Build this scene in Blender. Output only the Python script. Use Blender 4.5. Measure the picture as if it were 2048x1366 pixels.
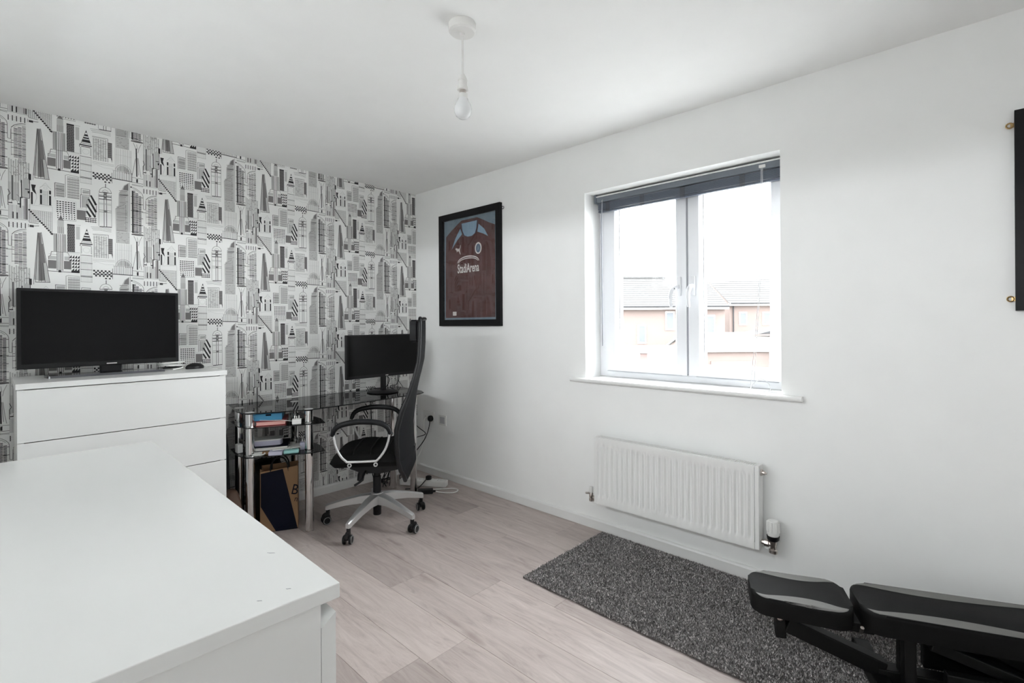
import bpy, bmesh, math, random
import numpy as np
from mathutils import Vector, Matrix
from mathutils.bvhtree import BVHTree
random.seed(7)
PI = math.pi
S = bpy.context.scene
for o in list(bpy.data.objects): bpy.data.objects.remove(o)
COL = S.collection

# ------------------------------------------------------------------ camera, sky, exposure
CAM_POS = (3.5871, -2.5805, 1.2723); YAW = math.radians(43.35); ROLL = math.radians(-0.39)
cd = bpy.data.cameras.new('camera'); cam = bpy.data.objects.new('camera', cd); COL.objects.link(cam)
cd.sensor_width = 36.0; cd.lens = 990.9 / 2048 * 36.0; cd.shift_y = -(683 - 646.18) / 2048
cd.clip_start = 0.02; cd.clip_end = 500
cam.matrix_world = (Matrix.Translation(CAM_POS) @ Matrix.Rotation(YAW, 4, 'Z') @ Matrix.Rotation(PI / 2, 4, 'X')
                    @ Matrix.Rotation(ROLL, 4, 'Z'))
S.camera = cam
W = bpy.data.worlds.new('overcast_sky'); S.world = W; W.use_nodes = True
bg = W.node_tree.nodes['Background']; bg.inputs[0].default_value = (0.965, 0.985, 1.0, 1); bg.inputs[1].default_value = 9.0
S.view_settings.view_transform = 'Standard'; S.view_settings.look = 'None'
S.view_settings.gamma = 1; S.view_settings.use_curve_mapping = False
S.view_settings.exposure = 1.84
S.cycles.max_bounces = 14; S.cycles.diffuse_bounces = 9; S.cycles.transparent_max_bounces = 16
S.cycles.sample_clamp_indirect = 10.0


def portal(loc, rot, sx, sy):
    l = bpy.data.lights.new('sky_portal', 'AREA'); l.shape = 'RECTANGLE'; l.size = sx; l.size_y = sy
    l.cycles.is_portal = True
    o = bpy.data.objects.new('sky_portal', l); COL.objects.link(o); o.location = loc; o.rotation_euler = rot


# room: window wall is y = 0, wallpapered wall is x = 0
RX, RY, RH = 4.9, -2.78, 2.40
WX0, WX1, WZ0, WZ1 = 1.785, 2.903, 0.905, 2.085       # window_1 opening
BACK_FILL = [(0.60, 2.90, 1.68, 1.96), (3.30, 3.75, 1.40, 1.90)]   # unseen windows added for fill light: x range and z range in wall_back
NEAR = []                                             # y range and z range in wall_near
portal(((WX0 + WX1) / 2, 0.30, (WZ0 + WZ1) / 2), (-PI / 2, 0, 0), WX1 - WX0, WZ1 - WZ0)
for a, c, e, g in BACK_FILL: portal(((a + c) / 2, RY - 0.30, (e + g) / 2), (PI / 2, 0, 0), c - a, g - e)
for a, c, e, g in NEAR: portal((RX + 0.30, (a + c) / 2, (e + g) / 2), (0, PI / 2, 0), g - e, c - a)

# ------------------------------------------------------------------ materials


def mat(name, col, rough=0.5, metal=0.0, bump=0.0, bscale=60.0, var=0.04, vscale=6.0, spec=0.5, coat=0.0, emit=None):
    m = bpy.data.materials.new(name); m.use_nodes = True
    nt = m.node_tree; p = nt.nodes['Principled BSDF']
    p.inputs['Roughness'].default_value = rough; p.inputs['Metallic'].default_value = metal
    p.inputs['Specular IOR Level'].default_value = spec
    p.inputs['Coat Weight'].default_value = coat; p.inputs['Coat Roughness'].default_value = 0.05
    tc = nt.nodes.new('ShaderNodeTexCoord')
    n = nt.nodes.new('ShaderNodeTexNoise'); n.inputs['Scale'].default_value = vscale; n.inputs['Detail'].default_value = 3
    nt.links.new(tc.outputs['Object'], n.inputs['Vector'])
    r = nt.nodes.new('ShaderNodeValToRGB')
    a, b = 1 - var, 1 + var
    r.color_ramp.elements[0].color = (col[0] * a, col[1] * a, col[2] * a, 1); r.color_ramp.elements[0].position = 0.3
    r.color_ramp.elements[1].color = (min(1, col[0] * b), min(1, col[1] * b), min(1, col[2] * b), 1); r.color_ramp.elements[1].position = 0.7
    nt.links.new(n.outputs['Fac'], r.inputs['Fac']); nt.links.new(r.outputs['Color'], p.inputs['Base Color'])
    if bump > 0:
        n2 = nt.nodes.new('ShaderNodeTexNoise'); n2.inputs['Scale'].default_value = bscale; n2.inputs['Detail'].default_value = 4
        nt.links.new(tc.outputs['Object'], n2.inputs['Vector'])
        bn = nt.nodes.new('ShaderNodeBump'); bn.inputs['Strength'].default_value = bump; bn.inputs['Distance'].default_value = 0.002
        nt.links.new(n2.outputs['Fac'], bn.inputs['Height']); nt.links.new(bn.outputs['Normal'], p.inputs['Normal'])
    return m


def glassmat(name, tint, rough, ior=1.5):
    m = bpy.data.materials.new(name); m.use_nodes = True; nt = m.node_tree
    nt.nodes.remove(nt.nodes['Principled BSDF']); out = nt.nodes['Material Output']
    t = nt.nodes.new('ShaderNodeBsdfTransparent'); t.inputs[0].default_value = (*tint, 1)
    g = nt.nodes.new('ShaderNodeBsdfGlossy'); g.inputs['Roughness'].default_value = rough
    lw = nt.nodes.new('ShaderNodeLayerWeight'); lw.inputs['Blend'].default_value = 0.5
    pw = nt.nodes.new('ShaderNodeMath'); pw.operation = 'POWER'; pw.inputs[1].default_value = 5.0; nt.links.new(lw.outputs['Facing'], pw.inputs[0])
    r0 = ((ior - 1) / (ior + 1)) ** 2
    f = nt.nodes.new('ShaderNodeMath'); f.operation = 'MULTIPLY_ADD'; f.inputs[1].default_value = 1 - r0; f.inputs[2].default_value = r0
    nt.links.new(pw.outputs[0], f.inputs[0])
    mx = nt.nodes.new('ShaderNodeMixShader')
    nt.links.new(f.outputs[0], mx.inputs[0]); nt.links.new(t.outputs[0], mx.inputs[1]); nt.links.new(g.outputs[0], mx.inputs[2])
    nt.links.new(mx.outputs[0], out.inputs['Surface'])
    return m


def woodmat():
    m = bpy.data.materials.new('grey_oak_laminate'); m.use_nodes = True; nt = m.node_tree; p = nt.nodes['Principled BSDF']
    p.inputs['Roughness'].default_value = 0.42; p.inputs['Specular IOR Level'].default_value = 0.35
    N = nt.nodes.new; L = nt.links.new
    tc = N('ShaderNodeTexCoord'); oi = N('ShaderNodeObjectInfo')
    off = N('ShaderNodeVectorMath'); off.operation = 'MULTIPLY_ADD'
    cmb = N('ShaderNodeCombineXYZ'); mul = N('ShaderNodeMath'); mul.operation = 'MULTIPLY'; mul.inputs[1].default_value = 37.0
    L(oi.outputs['Random'], mul.inputs[0]); L(mul.outputs[0], cmb.inputs[0]); L(mul.outputs[0], cmb.inputs[1]); L(mul.outputs[0], cmb.inputs[2])
    add = N('ShaderNodeVectorMath'); add.operation = 'ADD'; L(tc.outputs['Object'], add.inputs[0]); L(cmb.outputs[0], add.inputs[1])
    mp = N('ShaderNodeMapping'); mp.inputs['Scale'].default_value = (1.3, 10.0, 10.0); L(add.outputs[0], mp.inputs['Vector'])
    n1 = N('ShaderNodeTexNoise'); n1.inputs['Scale'].default_value = 2.2; n1.inputs['Detail'].default_value = 11; n1.inputs['Roughness'].default_value = 0.72; n1.inputs['Distortion'].default_value = 1.3
    L(mp.outputs[0], n1.inputs['Vector'])
    mp2 = N('ShaderNodeMapping'); mp2.inputs['Scale'].default_value = (2.2, 8.0, 8.0); L(add.outputs[0], mp2.inputs['Vector'])
    n2 = N('ShaderNodeTexNoise'); n2.inputs['Scale'].default_value = 1.4; n2.inputs['Detail'].default_value = 2; L(mp2.outputs[0], n2.inputs['Vector'])
    r1 = N('ShaderNodeValToRGB'); e = r1.color_ramp.elements
    e[0].position = 0.25; e[0].color = (0.29, 0.243, 0.229, 1); e[1].position = 0.75; e[1].color = (0.57, 0.508, 0.485, 1)
    x = r1.color_ramp.elements.new(0.46); x.color = (0.44, 0.382, 0.362, 1)
    L(n1.outputs['Fac'], r1.inputs['Fac'])
    r2 = N('ShaderNodeValToRGB'); r2.color_ramp.elements[0].position = 0.66; r2.color_ramp.elements[0].color = (1, 1, 1, 1)
    r2.color_ramp.elements[1].position = 0.80; r2.color_ramp.elements[1].color = (0.50, 0.44, 0.42, 1)
    L(n2.outputs['Fac'], r2.inputs['Fac'])
    mx = N('ShaderNodeMixRGB'); mx.blend_type = 'MULTIPLY'; mx.inputs[0].default_value = 0.75
    L(r1.outputs[0], mx.inputs[1]); L(r2.outputs[0], mx.inputs[2])
    r3 = N('ShaderNodeValToRGB'); r3.color_ramp.elements[0].color = (0.82, 0.80, 0.79, 1); r3.color_ramp.elements[1].color = (1.10, 1.09, 1.08, 1)
    L(oi.outputs['Random'], r3.inputs['Fac'])
    mx2 = N('ShaderNodeMixRGB'); mx2.blend_type = 'MULTIPLY'; mx2.inputs[0].default_value = 1.0
    L(mx.outputs[0], mx2.inputs[1]); L(r3.outputs[0], mx2.inputs[2]); L(mx2.outputs[0], p.inputs['Base Color'])
    bn = N('ShaderNodeBump'); bn.inputs['Strength'].default_value = 0.12; bn.inputs['Distance'].default_value = 0.001
    L(n1.outputs['Fac'], bn.inputs['Height']); L(bn.outputs[0], p.inputs['Normal'])
    return m


def brickmat(name, c1, c2, mortar, scale):
    m = bpy.data.materials.new(name); m.use_nodes = True; nt = m.node_tree; p = nt.nodes['Principled BSDF']
    p.inputs['Roughness'].default_value = 0.9; p.inputs['Specular IOR Level'].default_value = 0.05
    tc = nt.nodes.new('ShaderNodeTexCoord'); b = nt.nodes.new('ShaderNodeTexBrick')
    mp = nt.nodes.new('ShaderNodeMapping'); mp.inputs['Rotation'].default_value = (PI / 2, 0, 0)
    nt.links.new(tc.outputs['Object'], mp.inputs[0]); nt.links.new(mp.outputs[0], b.inputs['Vector'])
    b.inputs['Color1'].default_value = (*c1, 1); b.inputs['Color2'].default_value = (*c2, 1); b.inputs['Mortar'].default_value = (*mortar, 1)
    b.inputs['Scale'].default_value = scale
    nt.links.new(b.outputs['Color'], p.inputs['Base Color'])
    return m


def attrmat(name, rough):
    m = bpy.data.materials.new(name); m.use_nodes = True; nt = m.node_tree; p = nt.nodes['Principled BSDF']
    p.inputs['Roughness'].default_value = rough; p.inputs['Specular IOR Level'].default_value = 0.1
    a = nt.nodes.new('ShaderNodeAttribute'); a.attribute_name = 'tuft'
    nt.links.new(a.outputs['Color'], p.inputs['Base Color'])
    return m


M = dict(
    wall=mat('white_emulsion', (0.885, 0.888, 0.88), 0.75, bump=0.06, bscale=220, var=0.01),
    ceil=mat('ceiling_emulsion', (0.90, 0.90, 0.892), 0.85, bump=0.05, bscale=200, var=0.01),
    paper=mat('wallpaper_ground', (0.86, 0.86, 0.845), 0.7, var=0.012),
    ink=mat('ink_black', (0.018, 0.016, 0.018), 0.6), ink2=mat('ink_grey', (0.20, 0.19, 0.19), 0.65), ink3=mat('ink_pale', (0.54, 0.54, 0.53), 0.7),
    trim=mat('white_gloss_trim', (0.80, 0.80, 0.79), 0.35, var=0.01),
    upvc=mat('white_upvc', (0.74, 0.75, 0.775), 0.32, var=0.01),
    sub=mat('subfloor', (0.25, 0.22, 0.20), 0.9), wood=woodmat(),
    chest=mat('white_lacquer', (0.81, 0.815, 0.805), 0.24, var=0.006, spec=0.5),
    glass=glassmat('window_glass', (0.97, 0.98, 0.98), 0.0), fglass=glassmat('picture_glass', (0.96, 0.96, 0.96), 0.02),
    dglass=glassmat('smoked_glass', (0.20, 0.20, 0.205), 0.015, 1.6),
    clear=glassmat('clear_plastic', (0.86, 0.86, 0.86), 0.1),
    chrome=mat('chrome', (0.78, 0.78, 0.78), 0.10, 1.0, var=0.01), steel=mat('brushed_steel', (0.55, 0.50, 0.47), 0.28, 1.0),
    brass=mat('brass', (0.55, 0.38, 0.18), 0.35, 1.0), alu=mat('satin_aluminium', (0.62, 0.62, 0.62), 0.38, 0.75, var=0.02),
    blackp=mat('black_plastic', (0.008, 0.008, 0.009), 0.38, spec=0.3), blackm=mat('black_matt', (0.010, 0.010, 0.010), 0.6, spec=0.25, bump=0.1, bscale=300),
    screen=mat('screen_glass', (0.0025, 0.0025, 0.003), 0.14, var=0.0, spec=0.22), screen2=mat('matt_screen', (0.003, 0.003, 0.003), 0.28, var=0.0, spec=0.2),
    tvstand=mat('tv_stand_gloss', (0.10, 0.10, 0.11), 0.12), fabric=mat('black_fabric', (0.006, 0.006, 0.006), 0.85, spec=0.15, bump=0.5, bscale=700),
    mesh=mat('mesh_fabric', (0.0055, 0.006, 0.0072), 0.6, spec=0.16, bump=0.5, bscale=900), leather=mat('black_leather', (0.007, 0.0074, 0.009), 0.42, spec=0.25, bump=0.3, bscale=300),
    rubber=mat('grey_rubber', (0.30, 0.30, 0.30), 0.6), white=mat('white_plastic', (0.78, 0.78, 0.76), 0.35, var=0.01),
    rad=mat('white_radiator', (0.82, 0.82, 0.81), 0.32, var=0.008), dark=mat('dark_gap', (0.09, 0.085, 0.08), 0.9),
    pframe=mat('black_frame', (0.006, 0.006, 0.007), 0.4, spec=0.2), matboard=mat('sky_blue_backing', (0.20, 0.27, 0.33), 0.8),
    maroon=mat('maroon_jersey', (0.095, 0.033, 0.031), 0.75, bump=0.8, bscale=35, var=0.25, vscale=9), skyb=mat('sky_blue_cloth', (0.28, 0.42, 0.56), 0.7),
    navytrim=mat('navy_trim', (0.05, 0.035, 0.06), 0.7),
    print=mat('white_print', (0.75, 0.72, 0.70), 0.6), crest=mat('crest_blue', (0.10, 0.14, 0.22), 0.6),
    blind=mat('blue_grey_aluminium', (0.10, 0.118, 0.155), 0.45, 0.0, var=0.02), blindh=mat('blind_headrail', (0.16, 0.18, 0.21), 0.45, 0.0, var=0.02),
    cord=mat('pale_cord', (0.55, 0.55, 0.56), 0.7), wand=mat('grey_wand', (0.22, 0.23, 0.26), 0.3),
    blue=mat('blue_card', (0.055, 0.29, 0.50), 0.5), red=mat('red_cover', (0.26, 0.012, 0.018), 0.4), page=mat('pink_page_edge', (0.75, 0.42, 0.38), 0.8), wpage=mat('paper', (0.74, 0.73, 0.70), 0.8),
    navy=mat('navy_card', (0.0045, 0.006, 0.016), 0.55, spec=0.12), kraft=mat('kraft_paper', (0.26, 0.150, 0.075), 0.75, bump=0.2, bscale=40, var=0.08),
    mint=mat('mint_plastic', (0.30, 0.58, 0.56), 0.5), lav=mat('lavender_plastic', (0.50, 0.50, 0.62), 0.5), bagblk=mat('black_bag', (0.005, 0.005, 0.0055), 0.6, spec=0.2, bump=0.6, bscale=20),
    greybag=mat('dark_grey_canvas', (0.025, 0.026, 0.030), 0.8, bump=0.5, bscale=30), brownbag=mat('brown_leather', (0.085, 0.045, 0.028), 0.6),
    rugb=mat('rug_backing', (0.09, 0.08, 0.077), 0.9), pile=attrmat('rug_pile', 0.95),
    pad=mat('charcoal_vinyl', (0.0085, 0.0085, 0.0085), 0.62, spec=0.12, bump=0.25, bscale=400), padg=mat('grey_vinyl', (0.17, 0.167, 0.16), 0.55, spec=0.2, bump=0.2, bscale=400),
    padk=mat('black_vinyl', (0.005, 0.005, 0.005), 0.55, spec=0.15), bench=mat('black_powder_coat', (0.006, 0.006, 0.006), 0.45, spec=0.25), redp=mat('red_plastic', (0.25, 0.01, 0.02), 0.5),
    bulb=mat('frosted_bulb', (0.80, 0.81, 0.82), 0.12, var=0.0), lampw=mat('lamp_white', (0.78, 0.77, 0.75), 0.4, var=0.01),
    brick=brickmat('orange_brick', (0.088, 0.067, 0.061), (0.082, 0.062, 0.056), (0.086, 0.076, 0.071), 4.5),
    roof=mat('grey_slate', (0.046, 0.0455, 0.0455), 0.9, var=0.08, spec=0.03), groof=mat('pale_roof', (0.14, 0.138, 0.135), 0.9, spec=0.05), render=mat('white_render', (0.45, 0.445, 0.43), 0.9, spec=0.1),
    asphalt=mat('asphalt', (0.20, 0.20, 0.195), 0.95, vscale=0.5), pipe=mat('grey_pipe', (0.022, 0.022, 0.023), 0.8, spec=0.05), gdoor=mat('terracotta_door', (0.060, 0.034, 0.030), 0.6),
    hglass=mat('house_glass', (0.055, 0.06, 0.066), 0.3, spec=0.1), carb=mat('teal_car', (0.016, 0.032, 0.038), 0.4, spec=0.1), ext=mat('outer_brick', (0.30, 0.19, 0.15), 0.9),
    plategrey=mat('grey_plate', (0.46, 0.46, 0.48), 0.4, var=0.01),
    sticker=mat('orange_sticker', (0.62, 0.33, 0.20), 0.6),
)

# ------------------------------------------------------------------ mesh helpers


def wmat(o):
    m = o.matrix_basis.copy()
    return m if o.parent is None else wmat(o.parent) @ o.matrix_parent_inverse @ m


def tag(o, label=None, cat=None, group=None, kind=None):
    if label: o['label'] = label
    if cat: o['category'] = cat
    if group: o['group'] = group
    if kind: o['kind'] = kind
    return o


def setp(o, parent):
    if parent is not None:
        o.parent = parent; o.matrix_parent_inverse = wmat(parent).inverted()


def smooth(me, ang=40):
    for p in me.polygons: p.use_smooth = True
    me.set_sharp_from_angle(angle=math.radians(ang))


def obj(name, bm, m, parent=None, sm=False, label=None, cat=None, group=None, kind=None):
    """bm (world coordinates) becomes ONE mesh object with its origin at the foot of its box"""
    bmesh.ops.recalc_face_normals(bm, faces=bm.faces)
    me = bpy.data.meshes.new(name); bm.to_mesh(me); bm.free()
    co = np.empty(len(me.vertices) * 3); me.vertices.foreach_get('co', co); co = co.reshape(-1, 3)
    c = (co.min(0) + co.max(0)) / 2; c[2] = co[:, 2].min()
    me.transform(Matrix.Translation(-Vector(c)))
    for x in (m if isinstance(m, (list, tuple)) else [m]): me.materials.append(M[x] if isinstance(x, str) else x)
    if sm: smooth(me)
    o = bpy.data.objects.new(name, me); COL.objects.link(o); o.location = Vector(c)
    setp(o, parent)
    return tag(o, label, cat, group, kind)


def inst(name, src, parent, loc, rotz=0.0):
    o = bpy.data.objects.new(name, src.data if hasattr(src, 'data') else src); COL.objects.link(o)
    o.location = loc; o.rotation_euler = (0, 0, rotz); setp(o, parent); return o


def thing(name, label, cat, loc, group=None, kind=None):
    o = bpy.data.objects.new(name, None); COL.objects.link(o); o.location = loc; o.empty_display_size = 0.1
    return tag(o, label, cat, group, kind)


def BM(): return bmesh.new()


def box(bm, x0, y0, z0, x1, y1, z1, bev=0.0, seg=2, mi=0, T=None):
    v = [bm.verts.new((x, y, z)) for x in (x0, x1) for y in (y0, y1) for z in (z0, z1)]
    fs = [bm.faces.new([v[i] for i in q]) for q in ((0, 1, 3, 2), (4, 6, 7, 5), (0, 4, 5, 1), (2, 3, 7, 6), (0, 2, 6, 4), (1, 5, 7, 3))]
    for f in fs: f.material_index = mi
    vs = v
    if bev > 0:
        r = bmesh.ops.bevel(bm, geom=list({e for f in fs for e in f.edges}), offset=bev, segments=seg, profile=0.5, affect='EDGES')
        vs = list({q for f in r['faces'] for q in f.verts} | {q for q in v if q.is_valid})
        for f in r['faces']: f.material_index = mi
    if T is not None:
        vv = set(vs)
        for q in list(vv):
            for e in q.link_faces: vv.update(e.verts)
        for q in vv: q.co = T @ q.co
    return bm


def boxT(T, dims, bev=0.0, seg=2, bm=None):
    """box of size dims centred on T's origin in x, y and z"""
    b = BM(); box(b, -dims[0] / 2, -dims[1] / 2, -dims[2] / 2, dims[0] / 2, dims[1] / 2, dims[2] / 2, bev, seg)
    b.transform(T)
    if bm is None: return b
    me = bpy.data.meshes.new('tmp'); b.to_mesh(me); b.free(); bm.from_mesh(me); bpy.data.meshes.remove(me); return bm


def frame_of(d):
    d = Vector(d).normalized(); u = Vector((0, 0, 1)) if abs(d.z) < 0.95 else Vector((1, 0, 0))
    a = d.cross(u).normalized(); return a, d.cross(a).normalized()


def tube(bm, pts, r, seg=10, cap=True, closed=False, mi=0):
    pts = [Vector(p) for p in pts]; n = len(pts); rings = []
    rr = r if isinstance(r, (list, tuple)) else [r] * n
    pa = None
    for i, p in enumerate(pts):
        if closed: d = pts[(i + 1) % n] - pts[i - 1]
        else: d = pts[min(i + 1, n - 1)] - pts[max(i - 1, 0)]
        d.normalize()
        if pa is None: a, b = frame_of(d)
        else:
            a = (pa - d * pa.dot(d)).normalized(); b = d.cross(a)
        pa = a
        rings.append([bm.verts.new(p + (a * math.cos(2 * PI * k / seg) + b * math.sin(2 * PI * k / seg)) * rr[i]) for k in range(seg)])
    for i in range(n if closed else n - 1):
        A, B = rings[i], rings[(i + 1) % n]
        for k in range(seg):
            f = bm.faces.new((A[k], A[(k + 1) % seg], B[(k + 1) % seg], B[k])); f.material_index = mi
    if cap and not closed:
        bm.faces.new(rings[0][::-1]).material_index = mi; bm.faces.new(rings[-1]).material_index = mi
    return bm


def spline(pts, n=8):
    P = [Vector(p) for p in pts]; out = []
    Q = [P[0] * 2 - P[1]] + P + [P[-1] * 2 - P[-2]]
    for i in range(1, len(Q) - 2):
        a, b, c, d = Q[i - 1:i + 3]
        for k in range(n):
            t = k / n
            out.append(0.5 * ((2 * b) + (c - a) * t + (2 * a - 5 * b + 4 * c - d) * t * t + (3 * b - a - 3 * c + d) * t ** 3))
    out.append(P[-1]); return out


def lathe(bm, prof, c, seg=24, axis='Z', mi=0, ring_=False):
    rings = []
    for r, z in prof:
        R = []
        for k in range(seg):
            a = 2 * PI * k / seg; x, y = r * math.cos(a), r * math.sin(a)
            R.append(bm.verts.new(Vector(c) + (Vector((x, y, z)) if axis == 'Z' else Vector((x, z, y)) if axis == 'Y' else Vector((z, x, y)))))
        rings.append(R)
    for A, B in zip(rings, rings[1:] + rings[:1] if ring_ else rings[1:]):
        for k in range(seg): bm.faces.new((A[k], A[(k + 1) % seg], B[(k + 1) % seg], B[k])).material_index = mi
    if ring_: return bm
    bm.faces.new(rings[0][::-1]).material_index = mi; bm.faces.new(rings[-1]).material_index = mi
    return bm


def prism(bm, poly, fn, h0, h1, mi=0):
    """poly of (u, v) extruded from h0 to h1; fn(u, v, h) gives the point"""
    A = [bm.verts.new(fn(u, v, h0)) for u, v in poly]; B = [bm.verts.new(fn(u, v, h1)) for u, v in poly]
    fs = [bm.faces.new(A[::-1]), bm.faces.new(B)]
    n = len(poly)
    for k in range(n): fs.append(bm.faces.new((A[k], A[(k + 1) % n], B[(k + 1) % n], B[k])))
    for f in fs: f.material_index = mi
    return bm


def smooth_poly(pts, n=5, closed=True):
    P = [Vector((p[0], p[1], 0)) for p in pts]; m = len(P); out = []
    for i in range(m):
        a, b, c, d = P[i - 1], P[i], P[(i + 1) % m], P[(i + 2) % m]
        for k in range(n):
            t = k / n
            q = 0.5 * ((2 * b) + (c - a) * t + (2 * a - 5 * b + 4 * c - d) * t * t + (3 * b - a - 3 * c + d) * t ** 3)
            out.append((q.x, q.y))
    return out


def textmesh(s, size, xs=1.0, bold=0.0):
    cu = bpy.data.curves.new('txt', 'FONT'); cu.body = s; cu.size = size; cu.align_x = 'CENTER'; cu.offset = bold; cu.resolution_u = 3
    o = bpy.data.objects.new('txt', cu); COL.objects.link(o)
    dg = bpy.context.evaluated_depsgraph_get()
    me = bpy.data.meshes.new_from_object(o.evaluated_get(dg)); bpy.data.objects.remove(o)
    me.transform(Matrix.Diagonal((xs, 1, 1, 1))); return me


def text_obj(name, s, size, Mx, m, parent, xs=1.0, bold=0.0):
    me = textmesh(s, size, xs, bold); me.transform(Mx)
    b = BM(); b.from_mesh(me); bpy.data.meshes.remove(me)
    me = bpy.data.meshes.new(name); b.to_mesh(me); b.free(); me.materials.append(M[m])
    o = bpy.data.objects.new(name, me); COL.objects.link(o); setp(o, parent); return o


# ------------------------------------------------------------------ the setting: floor, walls, ceiling
WT = 0.30
floor = obj('floor', box(BM(), -WT, RY - WT, -0.20, RX + WT, WT, -0.014), 'sub', kind='structure')
PW, PL = 0.204, 1.317
rows = {}
y_ref = -1.456
joints = {0: 2.075, 1: 1.515, 2: 1.860, 3: 0.880, 4: 1.520, 5: 1.05, 6: 1.72, -1: 2.030, -2: 1.35, -3: 0.95, -4: 1.75, -5: 1.15, -6: 1.6, -7: 0.9}


def plank_mesh(x0, x1, y0, y1):
    b = BM(); g = 0.0003
    box(b, -(x1 - x0) / 2 + g, -(y1 - y0) / 2 + g, -0.012, (x1 - x0) / 2 - g, (y1 - y0) / 2 - g, 0.0)
    top = [e for e in b.edges if all(abs(v.co.z) < 1e-6 for v in e.verts)]
    bmesh.ops.bevel(b, geom=top, offset=0.0008, segments=1, affect='EDGES')
    me = bpy.data.meshes.new('plank'); b.to_mesh(me); b.free(); me.materials.append(M['wood']); return me


cache = {}
for r in range(-7, 8):
    y0, y1 = max(RY, y_ref + r * PW), min(0.0, y_ref + (r + 1) * PW)
    if y1 - y0 < 0.01: continue
    x = joints.get(r, 1.2)
    while x > 0: x -= PL
    while x < RX:
        a, b_ = max(0.0, x), min(RX, x + PL)
        if b_ - a > 0.01:
            key = (round(b_ - a, 3), round(y1 - y0, 3))
            if key not in cache: cache[key] = plank_mesh(a, b_, y0, y1)
            inst('plank', cache[key], floor, ((a + b_) / 2, (y0 + y1) / 2, 0.0))
        x += PL


def wall_with_hole(name, m, lo, hi, hx0, hx1, hz0, hz1):
    b = BM()
    for (x0, z0, x1, z1) in ((lo[0], lo[2], hx0, hi[2]), (hx1, lo[2], hi[0], hi[2]), (hx0, lo[2], hx1, hz0), (hx0, hz1, hx1, hi[2])):
        box(b, x0, lo[1], z0, x1, hi[1], z1)
    bmesh.ops.remove_doubles(b, verts=b.verts, dist=1e-5)
    return obj(name, b, m, kind='structure')


wall_right = wall_with_hole('wall_right', 'wall', (-WT, 0, -0.014), (RX + WT, WT, RH + 0.2), WX0, WX1, WZ0, WZ1)
wall_left = obj('wall_left', box(BM(), -WT, RY, -0.014, 0, 0, RH + 0.2), 'paper', kind='structure')


def pierced(name, lo, hi, holes, fn):
    b = BM(); u = lo
    for a, c, e, g in sorted(holes):
        box(b, *fn(u, -0.014), *fn(a, RH + 0.2, 1)); box(b, *fn(a, -0.014), *fn(c, e, 1)); box(b, *fn(a, g), *fn(c, RH + 0.2, 1)); u = c
    box(b, *fn(u, -0.014), *fn(hi, RH + 0.2, 1))
    return obj(name, b, 'wall', kind='structure')


wall_back = pierced('wall_back', -WT, RX + WT, BACK_FILL, lambda u, z, k=0: (u, RY - WT + WT * k, z))
wall_near = pierced('wall_near', RY, 0, NEAR, lambda u, z, k=0: (RX + WT * k, u, z))
ceiling = obj('ceiling', box(BM(), 0, RY, RH, RX, 0, RH + 0.2), 'ceil', kind='structure')


def skirting(name, p0, p1, nrm):
    prof = [(0, 0), (0.015, 0), (0.015, 0.052), (0.011, 0.060), (0.004, 0.064), (0, 0.064)]
    b = BM(); d = Vector(p1) - Vector(p0); L_ = d.length; d.normalize(); n = Vector(nrm)
    prism(b, prof, lambda u, v, h: Vector(p0) + n * (u + 0.0003) + Vector((0, 0, v + 0.0005)) + d * h, 0, L_)
    return obj(name, b, 'trim', kind='structure')


skirting('baseboard_right', (0.0, 0, 0), (RX, 0, 0), (0, -1, 0))
skirting('baseboard_left', (0, RY, 0), (0, -0.016, 0), (1, 0, 0))
skirting('baseboard_near', (RX, RY, 0), (RX, -0.016, 0), (-1, 0, 0))
skirting('baseboard_back', (0.016, RY, 0), (RX - 0.016, RY, 0), (0, 1, 0))

# ------------------------------------------------------------------ printed wallpaper (flat ink, millimetres on one repeat)


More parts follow.
